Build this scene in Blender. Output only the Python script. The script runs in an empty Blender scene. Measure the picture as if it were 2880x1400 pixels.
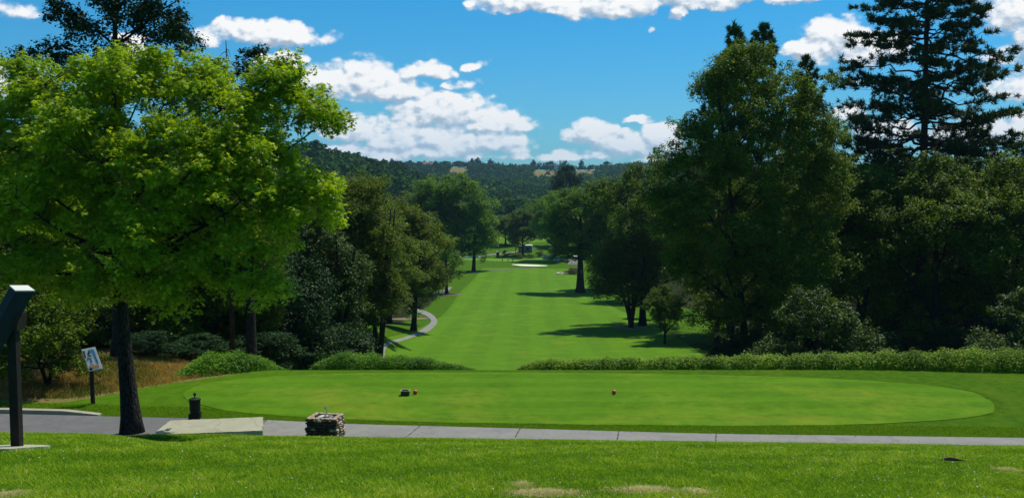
import bpy, math, random
import numpy as np
from math import radians as R, tan, atan, sin, cos, pi
from mathutils import Vector

# ------------------------------------------------------------------ camera, sky, sun, exposure
SC = bpy.context.scene
COL = SC.collection
FPX, PITCH = 2826.0, R(4.05)
EYE = 1.6
cam_d = bpy.data.cameras.new('camera')
cam = bpy.data.objects.new('camera', cam_d)
COL.objects.link(cam)
cam.location = (0, 0, EYE)
cam.rotation_euler = (pi/2 - PITCH, 0, 0)
cam_d.sensor_width = 36.0
cam_d.lens = FPX/2880*36
cam_d.clip_start = 0.1
cam_d.clip_end = 20000
SC.camera = cam

SUN_EL = R(62)
SUN_DIR = Vector((0.64, 0.77, 0)).normalized()          # horizontal direction towards the sun
SUN_VEC = Vector((SUN_DIR.x*cos(SUN_EL), SUN_DIR.y*cos(SUN_EL), sin(SUN_EL)))
ld = bpy.data.lights.new('sun', 'SUN')
ld.energy = 4.6
ld.angle = R(0.5)
ld.color = (1.0, 0.95, 0.86)
lo = bpy.data.objects.new('sun', ld)
COL.objects.link(lo)
lo.rotation_euler = SUN_VEC.to_track_quat('Z', 'Y').to_euler()
lo.location = (50, 50, 200)

SC.view_settings.view_transform = 'Standard'
SC.view_settings.look = 'None'
SC.view_settings.exposure = 0.0
SC.view_settings.gamma = 1.0
SC.cycles.max_bounces = 6
SC.cycles.diffuse_bounces = 4
SC.cycles.glossy_bounces = 2
SC.cycles.transmission_bounces = 4
SC.cycles.volume_bounces = 0
SC.cycles.sample_clamp_indirect = 4.0


class NT:
    """small helper for building node trees"""
    def __init__(self, tree):
        self.t = tree
        self.n = tree.nodes
        self.l = tree.links

    def node(self, typ, ins=None, **props):
        nd = self.n.new(typ)
        for k, v in props.items():
            setattr(nd, k, v)
        if ins:
            for k, v in ins.items():
                self.put(nd.inputs[k], v)
        return nd

    def put(self, sock, v):
        if isinstance(v, bpy.types.NodeSocket):
            self.l.new(v, sock)
        else:
            if hasattr(sock.default_value, '__len__') and hasattr(v, '__len__') and len(sock.default_value) == 4 and len(v) == 3:
                v = (*v, 1.0)
            sock.default_value = v

    def m(self, op, a, b=None, c=None, clamp=False):
        nd = self.n.new('ShaderNodeMath')
        nd.operation = op
        nd.use_clamp = clamp
        for i, v in enumerate((a, b, c)):
            if v is not None:
                self.put(nd.inputs[i], v)
        return nd.outputs[0]

    def v(self, op, a, b=None, out=0):
        nd = self.n.new('ShaderNodeVectorMath')
        nd.operation = op
        self.put(nd.inputs[0], a)
        if b is not None:
            self.put(nd.inputs[3 if op == 'SCALE' else 1], b)
        return nd.outputs[out]

    def noise(self, vec, scale, detail=4, rough=0.55, dist=0.0, out='Fac'):
        nd = self.node('ShaderNodeTexNoise', {'Scale': scale, 'Detail': detail, 'Roughness': rough, 'Distortion': dist})
        if vec is not None:
            self.l.new(vec, nd.inputs['Vector'])
        return nd.outputs[out]

    def ramp(self, fac, stops):
        nd = self.n.new('ShaderNodeValToRGB')
        el = nd.color_ramp.elements
        while len(el) < len(stops):
            el.new(0.5)
        for e, (p, c) in zip(el, stops):
            e.position = p
            e.color = (*c, 1.0) if len(c) == 3 else c
        self.put(nd.inputs[0], fac)
        return nd.outputs[0]

    def mix(self, fac, a, b, blend='MIX'):
        nd = self.n.new('ShaderNodeMix')
        nd.data_type = 'RGBA'
        nd.blend_type = blend
        self.put(nd.inputs[0], fac)
        self.put(nd.inputs[6], a)
        self.put(nd.inputs[7], b)
        return nd.outputs[2]

    def smooth(self, x, a, b, lo=0.0, hi=1.0):
        nd = self.node('ShaderNodeMapRange', {'Value': x, 'From Min': a, 'From Max': b, 'To Min': lo, 'To Max': hi})
        nd.interpolation_type = 'SMOOTHSTEP'
        return nd.outputs[0]


def cam_dir(u, v):
    a, b = (u-1440)/FPX, (700-v)/FPX
    return Vector((a, cos(PITCH)+b*sin(PITCH), -sin(PITCH)+b*cos(PITCH)))


def at(u, v, Y):
    d = cam_dir(u, v)
    return Vector((0, 0, EYE)) + d*(Y/d.y)


# world: Nishita sky plus banks of cumulus laid out by compass direction and elevation
w = bpy.data.worlds.new('World')
SC.world = w
w.use_nodes = True
k = NT(w.node_tree)
k.n.clear()
sky = k.node('ShaderNodeTexSky', sky_type='NISHITA', sun_disc=False)
sky.sun_elevation = SUN_EL
sky.sun_rotation = math.atan2(SUN_DIR.x, SUN_DIR.y)
sky.altitude = 400
sky.air_density = 1.0
sky.dust_density = 0.15
sky.ozone_density = 3.0

CLOUDS = [  # u, v, half width, half height (2576-px overview units), softness
    (690, 88, 150, 42, 1), (600, 75, 60, 34, 1), (705, 150, 70, 30, 1), (515, 98, 42, 30, .6), (325, 110, 45, 36, .8),
    (915, 205, 120, 62, 1), (800, 215, 80, 50, 1), (990, 235, 95, 38, 1), (1075, 180, 80, 28, .8), (1200, 168, 36, 17, .8), (1160, 214, 50, 20, .8),
    (1135, 290, 165, 56, 1), (1240, 318, 110, 42, 1), (900, 322, 115, 44, 1), (1225, 362, 112, 36, 1), (1060, 350, 170, 46, 1),
    (1010, 385, 230, 26, .9), (1400, 392, 330, 18, .7), (1290, 372, 60, 22, .8),
    (1485, 338, 74, 42, 1), (1610, 308, 42, 15, .9), (1585, 365, 130, 34, 1), (1660, 350, 70, 40, 1),
    (1320, 8, 140, 36, 1), (1490, 18, 170, 40, 1), (1640, -4, 240, 44, 1), (1760, -4, 160, 40, 1), (1890, -8, 220, 34, 1), (1708, 38, 27, 16, .7), (1640, 68, 11, 9, .6), (1180, 4, 20, 9, .6),
    (2095, 112, 90, 60, 1), (2040, 125, 70, 30, 1), (2190, 130, 110, 50, 1), (2148, 212, 24, 10, .7), (2125, 290, 40, 30, .8), (2240, 330, 90, 40, .9),
    (2560, 40, 90, 90, .8), (2590, 130, 80, 60, .7), (2560, 215, 70, 55, .8), (2500, 170, 60, 40, .6), (2470, 335, 130, 36, .9), (2590, 330, 60, 48, 1),
    (70, 30, 46, 24, .45), (20, 25, 60, 30, .3), (0, 200, 22, 36, .8), (0, 250, 70, 60, .6),
    (60, 150, 60, 20, .2)]


def blob_params():
    out = []
    for (u, v, ru, rv, s) in CLOUDS:
        u, v, ru, rv = (q*2880/2576 for q in (u, v, ru*1.08, rv*1.12))
        d = cam_dir(u, v).normalized()
        az, el = math.atan2(d.x, d.y), math.asin(d.z)
        out.append((az, el, ru/FPX, rv/FPX, s))
    return out


def cloud_group():
    g = bpy.data.node_groups.new('cloud_density', 'ShaderNodeTree')
    g.interface.new_socket('P', in_out='INPUT', socket_type='NodeSocketVector')
    g.interface.new_socket('D', in_out='OUTPUT', socket_type='NodeSocketFloat')
    q = NT(g)
    gi, go = q.node('NodeGroupInput'), q.node('NodeGroupOutput')
    P0 = gi.outputs[0]
    wob = q.v('SCALE', q.v('SUBTRACT', q.noise(P0, 22, 2, .5, out='Color'), (.5, .5, .5)), 0.020)
    wob2 = q.v('SCALE', q.v('SUBTRACT', q.noise(P0, 75, 3, .6, out='Color'), (.5, .5, .5)), 0.010)
    P = q.v('ADD', q.v('ADD', P0, wob), wob2)
    sep = q.node('ShaderNodeSeparateXYZ', {0: P})
    acc = None
    for (az, el, a, b, s) in blob_params():
        dx = q.m('MULTIPLY', q.m('SUBTRACT', sep.outputs[0], az), 1/a)
        dy0 = q.m('MULTIPLY', q.m('SUBTRACT', sep.outputs[1], el), 1/b)
        dy = q.m('MAXIMUM', dy0, q.m('MULTIPLY', dy0, -1.5))
        r2 = q.m('ADD', q.m('MULTIPLY', dx, dx), q.m('MULTIPLY', dy, dy))
        val = q.m('MULTIPLY', q.m('MAXIMUM', q.m('SUBTRACT', 1.3, r2), 0.0), s)
        acc = val if acc is None else q.node('ShaderNodeMath', {0: acc, 1: val, 2: 0.25}, operation='SMOOTH_MAX').outputs[0]
    sc = q.v('MULTIPLY', P0, (1.0, 1.5, 1.0))
    vor = q.node('ShaderNodeTexVoronoi', {'Vector': q.v('ADD', sc, wob2), 'Scale': 42.0, 'Smoothness': .5}, feature='SMOOTH_F1')
    vor2 = q.node('ShaderNodeTexVoronoi', {'Vector': q.v('ADD', sc, wob2), 'Scale': 105.0, 'Smoothness': .4}, feature='SMOOTH_F1')
    puff = q.m('ADD', q.m('MULTIPLY', q.m('SUBTRACT', .48, vor.outputs['Distance']), 1.0), q.m('MULTIPLY', q.m('SUBTRACT', .46, vor2.outputs['Distance']), .5))
    fine = q.m('MULTIPLY', q.m('SUBTRACT', q.noise(sc, 40, 8, .62), .5), 1.45)
    d = q.m('ADD', acc, q.m('MULTIPLY', q.m('ADD', puff, fine), q.smooth(acc, .12, .5)))
    q.l.new(q.m('SUBTRACT', d, 0.20), go.inputs[0])
    return g


tc = k.node('ShaderNodeTexCoord')
sx = k.node('ShaderNodeSeparateXYZ', {0: k.v('NORMALIZE', tc.outputs['Generated'])})
az = k.m('ARCTAN2', sx.outputs[0], sx.outputs[1])
el = k.m('ARCSINE', sx.outputs[2])
P = k.node('ShaderNodeCombineXYZ', {0: az, 1: el, 2: 0.0}).outputs[0]
CG = cloud_group()


def dens(off):
    nd = k.node('ShaderNodeGroup', node_tree=CG)
    k.l.new(k.v('ADD', P, off), nd.inputs[0])
    return nd.outputs[0]


D0, D1, D2 = dens((0, 0, 0)), dens((.0035, .0055, 0)), dens((.010, .018, 0))
lit = k.m('ADD', 0.66, k.m('ADD', k.m('MULTIPLY', k.m('SUBTRACT', D0, D1), 1.3), k.m('MULTIPLY', k.m('SUBTRACT', D0, D2), 0.34)), clamp=True)  # cloud shading painted in: sunward puffs lighter, far sides greyer
ccol = k.ramp(lit, [(0.0, (.38, .48, .60)), (.38, (.56, .65, .75)), (.66, (.80, .86, .92)), (1.0, (1.0, 1.0, 1.0))])
# haze over the low clouds, mixed into their colour
ccol = k.mix(k.smooth(el, .09, 0.0, 0, .35), ccol, (.50, .72, .88))
alpha = k.smooth(D0, 0.0, .60)
tint = k.mix(k.smooth(el, 0.0, .22), (0.27, 0.70, 1.00), (0.14, 0.78, 1.08))
skyc = k.mix(1.0, sky.outputs[0], tint, 'MULTIPLY')
SKY_STRENGTH = 0.10
plain = k.v('SCALE', skyc, SKY_STRENGTH)
bg = k.node('ShaderNodeBackground', {'Color': k.mix(alpha, plain, ccol), 'Strength': 1.0})
# away from the mapped cloud banks the sky carries simple broken cloud
d3 = k.v('NORMALIZE', tc.outputs['Generated'])
far_n = k.noise(k.v('MULTIPLY', d3, (1.0, 1.0, 2.2)), 4.2, 7, .6)
a2 = k.m('MULTIPLY', k.smooth(far_n, .55, .68), k.m('MULTIPLY', k.smooth(el, .0, .06), .9))
c2 = k.ramp(far_n, [(.55, (.95, .97, 1.0)), (.85, (.6, .66, .74))])
bg2 = k.node('ShaderNodeBackground', {'Color': k.mix(a2, plain, c2), 'Strength': 1.0})
inwin = k.m('MULTIPLY', k.m('LESS_THAN', k.m('ABSOLUTE', az), .64), k.m('MULTIPLY', k.m('LESS_THAN', el, .27), k.m('GREATER_THAN', el, -.02)))
msh = k.node('ShaderNodeMixShader', {0: inwin, 1: bg2.outputs[0], 2: bg.outputs[0]})
k.node('ShaderNodeOutputWorld', {0: msh.outputs[0]})
w.cycles.sampling_method = 'NONE'

# ------------------------------------------------------------------ helpers


def tag(o, label=None, cat=None, group=None, kind=None):
    if label:
        o['label'] = label
    if cat:
        o['category'] = cat
    if group:
        o['group'] = group
    if kind:
        o['kind'] = kind
    return o


def empty(name, loc, rz=0.0, label=None, cat=None, group=None):
    o = bpy.data.objects.new(name, None)
    COL.objects.link(o)
    o.location = loc
    o.rotation_euler = (0, 0, rz)
    return tag(o, label, cat, group)


def material(name, fn):
    m = bpy.data.materials.new(name)
    m.use_nodes = True
    q = NT(m.node_tree)
    q.n.clear()
    out = q.node('ShaderNodeOutputMaterial')
    sh = fn(q)
    q.l.new(sh, out.inputs[0])
    return m


def pbsdf(q, color, rough=.7, spec=.3, metal=0.0, normal=None):
    b = q.node('ShaderNodeBsdfPrincipled', {'Base Color': color, 'Roughness': rough, 'Specular IOR Level': spec, 'Metallic': metal})
    if normal is not None:
        q.l.new(normal, b.inputs['Normal'])
    return b.outputs[0]


def bump(q, h, strength=.5, dist=.02):
    return q.node('ShaderNodeBump', {'Height': h, 'Strength': strength, 'Distance': dist}).outputs[0]


def opos(q):
    return q.node('ShaderNodeTexCoord').outputs['Object']


def wpos(q):
    return q.node('ShaderNodeNewGeometry').outputs['Position']


def simple(name, c, rough=.6, spec=.3, metal=0.0, vary=.15, scale=8.0, bmp=0.0):
    def fn(q):
        n = q.noise(opos(q), scale, 5, .6)
        lo_ = tuple(x*(1-vary) for x in c)
        hi_ = tuple(min(1, x*(1+vary)) for x in c)
        col = q.ramp(n, [(.3, lo_), (.7, hi_)])
        nm = bump(q, n, bmp, .01) if bmp else None
        return pbsdf(q, col, rough, spec, metal, nm)
    return material(name, fn)


class MB:
    """collects geometry for one mesh"""
    def __init__(self):
        self.V, self.F, self.T = [], [], []      # verts, [(faces, material)], tint per vertex
        self.n = 0

    def add(self, v, f, mi=0, tint=None):
        v = np.asarray(v, float).reshape(-1, 3)
        f = np.asarray(f, np.int64)
        self.V.append(v)
        self.F.append((f + self.n, mi))
        self.T.append(np.full(len(v), .5) if tint is None else np.asarray(tint, float))
        self.n += len(v)

    def box(self, c, s, rz=0.0, mi=0, taper=1.0, M=None):
        x, y, z = s[0]/2, s[1]/2, s[2]/2
        v = np.array([(-x, -y, -z), (x, -y, -z), (x, y, -z), (-x, y, -z), (-x*taper, -y*taper, z), (x*taper, -y*taper, z), (x*taper, y*taper, z), (-x*taper, y*taper, z)])
        if M is not None:
            v = v @ np.array(M).T
        ca, sa = cos(rz), sin(rz)
        v = np.stack([v[:, 0]*ca - v[:, 1]*sa, v[:, 0]*sa + v[:, 1]*ca, v[:, 2]], 1) + np.array(c)
        self.add(v, [(0, 3, 2, 1), (4, 5, 6, 7), (0, 1, 5, 4), (1, 2, 6, 5), (2, 3, 7, 6), (3, 0, 4, 7)], mi)

    def hull8(self, bottom, top, mi=0):
        self.add(list(bottom)+list(top), [(0, 3, 2, 1), (4, 5, 6, 7), (0, 1, 5, 4), (1, 2, 6, 5), (2, 3, 7, 6), (3, 0, 4, 7)], mi)

    def tube(self, pts, rad, sides=7, mi=0, cap=True):
        pts = np.asarray(pts, float)
        n = len(pts)
        rad = np.broadcast_to(np.asarray(rad, float), (n,))
        t = np.gradient(pts, axis=0)
        t /= np.linalg.norm(t, axis=1)[:, None] + 1e-9
        ref = np.array([0.0, 0, 1.0]) if abs(t[:, 2]).mean() < .8 else np.array([1.0, 0, 0])
        a = np.cross(t, ref)
        a /= np.linalg.norm(a, axis=1)[:, None] + 1e-9
        b = np.cross(t, a)
        th = np.linspace(0, 2*pi, sides, endpoint=False)
        ring = pts[:, None] + rad[:, None, None]*(np.cos(th)[None, :, None]*a[:, None] + np.sin(th)[None, :, None]*b[:, None])
        i = np.arange(n-1)[:, None]*sides
        j = np.arange(sides)[None]
        j2 = (j+1) % sides
        f = np.stack([i+j, i+j2, i+sides+j2, i+sides+j], -1).reshape(-1, 4)
        self.add(ring.reshape(-1, 3), f, mi)
        if cap:
            for e in (0, n-1):
                base = self.n - n*sides + e*sides
                idx = np.arange(sides) + base
                self.F.append((idx[None, :] if e else idx[None, ::-1], mi))

    def lathe(self, c, prof, sides=20, mi=0):
        c = np.array(c, float)
        th = np.linspace(0, 2*pi, sides, endpoint=False)
        v = np.array([[(r*cos(a), r*sin(a), z) for a in th] for r, z in prof]).reshape(-1, 3) + c
        i = np.arange(len(prof)-1)[:, None]*sides
        j = np.arange(sides)[None]
        j2 = (j+1) % sides
        f = np.stack([i+j, i+j2, i+sides+j2, i+sides+j], -1).reshape(-1, 4)
        self.add(v, f, mi)
        self.F.append(((np.arange(sides)+self.n-sides)[None, :], mi))
        self.F.append(((np.arange(sides)+self.n-sides*len(prof))[None, ::-1], mi))

    def build(self, name, mats, parent=None, smooth=False, loc=None):
        me = bpy.data.meshes.new(name)
        V = np.concatenate(self.V) if self.V else np.zeros((0, 3))
        if not isinstance(mats, (list, tuple)):
            mats = [mats]
        me.vertices.add(len(V))
        me.vertices.foreach_set('co', V.astype(np.float32).ravel())
        loops = np.concatenate([f.ravel() for f, _ in self.F])
        cnt = np.concatenate([np.full(len(f), f.shape[1]) for f, _ in self.F])
        mi = np.concatenate([np.full(len(f), m) for f, m in self.F])
        st = np.concatenate([[0], np.cumsum(cnt)[:-1]])
        me.loops.add(len(loops))
        me.loops.foreach_set('vertex_index', loops.astype(np.int32))
        me.polygons.add(len(cnt))
        me.polygons.foreach_set('loop_start', st.astype(np.int32))
        me.polygons.foreach_set('material_index', mi.astype(np.int32))
        me.polygons.foreach_set('use_smooth', np.full(len(cnt), bool(smooth)))
        at_ = me.attributes.new('tint', 'FLOAT', 'POINT')
        at_.data.foreach_set('value', np.concatenate(self.T).astype(np.float32))
        for m in mats:
            me.materials.append(m)
        me.update()
        o = bpy.data.objects.new(name, me)
        COL.objects.link(o)
        if parent is not None:
            o.parent = parent
        if loc is not None:
            o.location = loc
        return o


def copy_thing(o, parent=None):
    c = o.copy()
    COL.objects.link(c)
    if parent is not None:
        c.parent = parent
    for ch in [x for x in bpy.data.objects if x.parent == o]:
        copy_thing(ch, c)
    return c


# ------------------------------------------------------------------ terrain
SLY = np.array([0, 19.5, 23, 28, 33, 34.2, 38.5, 40, 46.5, 49, 55, 62, 70, 80, 100, 125, 155, 200, 260, 350, 385, 420, 460, 520, 640, 900, 1300, 1700, 2050, 2500, 3500, 6000.])
SLE = np.array([1.6, 5.167, 6.1, 7.7, 8.98, 9.12, 9.15, 9.07, 9.05, 9.5, 11.3, 12.9, 14.6, 16.6, 19.6, 21.8, 24, 26.6, 29.0, 31.7, 32.6, 33.2, 32.4, 28.8, 26, 27, 15, 5, -21, -10, -12, -12.])


def pchip(xs, ys, x):
    h = np.diff(xs)
    d = np.diff(ys)/h
    m = np.zeros_like(ys)
    for i in range(1, len(xs)-1):
        if d[i-1]*d[i] > 0:
            w1, w2 = 2*h[i]+h[i-1], h[i]+2*h[i-1]
            m[i] = (w1+w2)/(w1/d[i-1]+w2/d[i])
    m[0], m[-1] = d[0], d[-1]
    i = np.clip(np.searchsorted(xs, x)-1, 0, len(h)-1)
    t = (x-xs[i])/h[i]
    return (2*t**3-3*t**2+1)*ys[i] + (t**3-2*t**2+t)*h[i]*m[i] + (-2*t**3+3*t**2)*ys[i+1] + (t**3-t**2)*h[i]*m[i+1]


def sstep(x, a, b):
    t = np.clip((x-a)/(b-a), 0, 1)
    return t*t*(3-2*t)


def H(x, y):
    x, y = np.asarray(x, float), np.asarray(y, float)
    yy = np.maximum(y, 0)
    near = 1.6 + .101*yy + .0042*yy*yy
    far = pchip(SLY, SLE, np.clip(yy, 0, 5999))
    e = np.where(yy <= 19.5, near, far)
    e = np.where(y < 0, 1.6+.101*np.maximum(y, -60)*.3, e)
    fade = 1-sstep(yy, 22, 33)
    e = e + (.0135*x*sstep(yy, 5, 18) + .0004*x*x*0)*fade
    # a small dip in the brow where the slab shows behind it
    e = e + .17*np.exp(-((x/np.maximum(yy, 1)+.345)/.045)**2)*sstep(yy, 12, 19)*fade
    e = e - .36*np.exp(-((x+10.9)/3.3)**4)*np.exp(-((yy-33.5)/.95)**2)
    # left bank holds its height and the woods on both sides climb away from the fairway
    lb = sstep(-x, 12, 20)*sstep(yy, 40, 56)*(1-sstep(yy, 95, 180))
    e = e - lb*np.clip((yy-44)*.13, 0, 4.5)
    cx = .018*yy
    side = np.maximum(np.abs(x-cx)-(24+.02*yy), 0)
    e = e - np.minimum(side*.07, 9)*sstep(yy, 85, 170)*(1-sstep(yy, 1200, 1800))
    # wooded shoulder of a nearer hill on the left
    e = e - np.interp(x, [-600, -300, -162, -130, -102, -72, -30, 10], [68, 48, 36, 29, 23, 15, 4, 0])*np.exp(-((yy-850)/260)**2)
    # ridge is not dead level
    e = e + sstep(yy, 1300, 1900)*(5*np.sin(x*.0052+1.0)+2.2*np.sin(x*.017))
    und = sstep(yy, 90, 140)
    e = e + und*(.25*np.sin(x*.11+y*.05)+.2*np.sin(x*.05-y*.083))
    return EYE - e


def hz(x, y):
    return float(H(x, y))


def ground_at(u, v, lo_=3.0, hi_=6000.0):
    d = cam_dir(u, v)
    ys = np.geomspace(lo_, hi_, 6000)
    pts = np.outer(ys/d.y, np.array(d)) + np.array([0, 0, EYE])
    below = pts[:, 2] < H(pts[:, 0], pts[:, 1])
    i = int(np.argmax(below)) if below.any() else len(ys)-1
    return Vector((pts[i, 0], pts[i, 1], hz(pts[i, 0], pts[i, 1])))


def grid_noise(x, y, s, seed=0):
    r = np.random.RandomState(seed)
    t = np.zeros_like(x, float)
    for i in range(6):
        a = r.uniform(0, 2*pi)
        f = s*(1.0+.7*i)
        t += np.sin((x*cos(a)+y*sin(a))*f + r.uniform(0, 6))/(1+.5*i)
    return t/3


def grass_shader(q, c_lo, c_hi, c_dry, dryness=.45, fine=60.0, stripes=None, rough=.85, bm=.6):
    p = wpos(q)
    big = q.noise(p, .22, 5, .6)
    mid = q.m('ADD', q.m('MULTIPLY', q.noise(p, 1.9, 6, .7), .55), q.m('MULTIPLY', q.noise(p, .33, 6, .7), .45))
    fin = q.noise(p, fine, 4, .75)
    col = q.ramp(q.m('ADD', q.m('MULTIPLY', mid, .55), q.m('MULTIPLY', fin, .45)), [(.38, c_lo), (.60, c_hi)])
    dry = q.m('MULTIPLY', q.smooth(q.m('ADD', q.m('MULTIPLY', big, .6), q.m('MULTIPLY', mid, .4)), .47, .68), dryness)
    col = q.mix(dry, col, c_dry)
    if stripes:
        s = stripes(q, p)
        col = q.mix(s, col, tuple(min(1, x*1.38) for x in c_hi))
    b = bump(q, q.m('ADD', fin, q.m('MULTIPLY', mid, .6)), bm, .05)
    return pbsdf(q, col, rough, .04, 0, b)


def ground_fn(q):
    p = wpos(q)
    wood = q.node('ShaderNodeAttribute', attribute_name='wood').outputs['Fac']
    dryz = q.node('ShaderNodeAttribute', attribute_name='dry').outputs['Fac']
    base = q.ramp(q.m('ADD', q.m('MULTIPLY', q.noise(p, 2.3, 6, .7), .6), q.m('MULTIPLY', q.noise(p, 38, 3, .7), .4)),
                  [(.38, (.030, .088, .003)), (.62, (.078, .165, .005))])
    yel = q.m('MULTIPLY', q.smooth(q.noise(p, .35, 5, .65), .5, .72), .4)
    base = q.mix(yel, base, (.12, .165, .010))
    lawn = q.node('ShaderNodeAttribute', attribute_name='lawn').outputs['Fac']
    lmix = q.m('ADD', q.m('MULTIPLY', q.noise(p, 1.9, 6, .7), .5), q.m('MULTIPLY', q.noise(p, 60, 4, .75), .5))
    base = q.mix(lawn, base, q.ramp(lmix, [(.38, (.046, .116, .003)), (.60, (.088, .190, .006))]))
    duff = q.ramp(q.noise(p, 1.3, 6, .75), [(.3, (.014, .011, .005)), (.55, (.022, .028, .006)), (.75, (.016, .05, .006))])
    straw = q.ramp(q.noise(p, 3.0, 7, .8), [(.3, (.10, .095, .02)), (.5, (.22, .165, .06)), (.62, (.09, .14, .02)), (.8, (.34, .24, .10))])
    brk = q.m('MULTIPLY', q.m('SUBTRACT', q.noise(p, .9, 5, .7), .5), 1.1)
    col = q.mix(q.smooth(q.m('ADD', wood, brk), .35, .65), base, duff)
    col = q.mix(q.smooth(q.m('ADD', dryz, brk), .35, .65), col, straw)
    h = q.m('ADD', q.noise(p, 40, 4, .75), q.noise(p, 2.5, 5, .7))
    return pbsdf(q, col, .9, .03, 0, bump(q, h, .6, .06))


M = {}
M['ground'] = material('ground_grass', ground_fn)


def tee_stripes(q, p):
    s = q.node('ShaderNodeSeparateXYZ', {0: p})
    a = q.m('SINE', q.m('ADD', q.m('MULTIPLY', s.outputs[1], 3.4), q.m('MULTIPLY', q.noise(p, .5, 3, .5), 3.0)))
    b = q.m('SINE', q.m('MULTIPLY', s.outputs[0], 1.1))
    return q.m('MULTIPLY', q.m('ADD', q.smooth(a, -.3, .6), q.m('MULTIPLY', q.smooth(b, -.2, .5), .3)), .22)


def fairway_stripes(q, p):
    s = q.node('ShaderNodeSeparateXYZ', {0: p})
    wob = q.m('MULTIPLY', q.m('SUBTRACT', q.noise(p, .05, 3, .6), .5), 2.0)
    a = q.m('SINE', q.m('ADD', q.m('MULTIPLY', q.m('SUBTRACT', s.outputs[0], q.m('MULTIPLY', s.outputs[1], .018)), 1.15), wob))
    n = q.noise(p, .12, 5, .7)
    return q.m('MULTIPLY', q.m('ADD', q.smooth(a, -.4, .4), q.m('MULTIPLY', q.noise(q.v('MULTIPLY', p, (1.0, .25, 1.0)), .5, 6, .75), 1.9)), .17)


M['tee'] = material('tee_grass', lambda q: grass_shader(q, (.046, .120, .003), (.092, .202, .006), (.18, .22, .018), .9, 70, tee_stripes, bm=.35))
M['fairway'] = material('fairway_grass', lambda q: grass_shader(q, (.044, .122, .004), (.086, .195, .007), (.15, .21, .015), .85, 9, fairway_stripes, bm=.4))
M['green'] = material('green_grass', lambda q: grass_shader(q, (.085, .20, .02), (.12, .27, .03), (.15, .25, .03), .3, 10, bm=.2))


def concrete_fn(c, joint=None):
    def fn(q):
        p = wpos(q)
        n = q.noise(p, 1.2, 6, .65)
        f = q.noise(p, 45, 4, .8)
        col = q.ramp(q.m('ADD', q.m('MULTIPLY', n, .6), q.m('MULTIPLY', f, .4)), [(.3, tuple(x*.78 for x in c)), (.7, tuple(x*1.1 for x in c))])
        st = q.smooth(q.noise(p, 4.0, 7, .75, 1.2), .56, .70)
        col = q.mix(q.m('MULTIPLY', st, .4), col, tuple(x*.55 for x in c))
        blot = q.smooth(q.noise(p, .7, 5, .8, .6), .50, .62)
        col = q.mix(q.m('MULTIPLY', blot, .28), col, tuple(x*.6 for x in c))
        crack = q.node('ShaderNodeTexVoronoi', {'Vector': q.v('ADD', p, q.v('SCALE', q.noise(p, 2.0, 4, .7, out='Color'), .8)), 'Scale': .45}, feature='DISTANCE_TO_EDGE').outputs[0]
        col = q.mix(q.smooth(crack, .009, .003, 0, .35), col, (.05, .05, .035))
        return pbsdf(q, col, .85, .12, 0, bump(q, f, .3, .01))
    return fn


M['concrete'] = material('path_concrete', concrete_fn((.25, .245, .215)))
M['asphalt'] = material('path_asphalt', concrete_fn((.15, .15, .145)))
M['slabc'] = material('slab_concrete', concrete_fn((.40, .39, .27)))
M['kerb'] = material('kerb_concrete', concrete_fn((.40, .36, .27)))
M['joint'] = simple('joint_dirt', (.07, .06, .04), .9)
M['sand'] = simple('bunker_sand', (.80, .74, .56), .9, .1, vary=.06, scale=2)
M['dirt'] = simple('bare_dirt', (.20, .15, .09), .95, .1, vary=.3, scale=2)
M['water'] = material('pond_water', lambda q: pbsdf(q, (.03, .06, .09), .06, .5, 0, bump(q, q.noise(wpos(q), 3, 3), .1, .02)))


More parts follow.
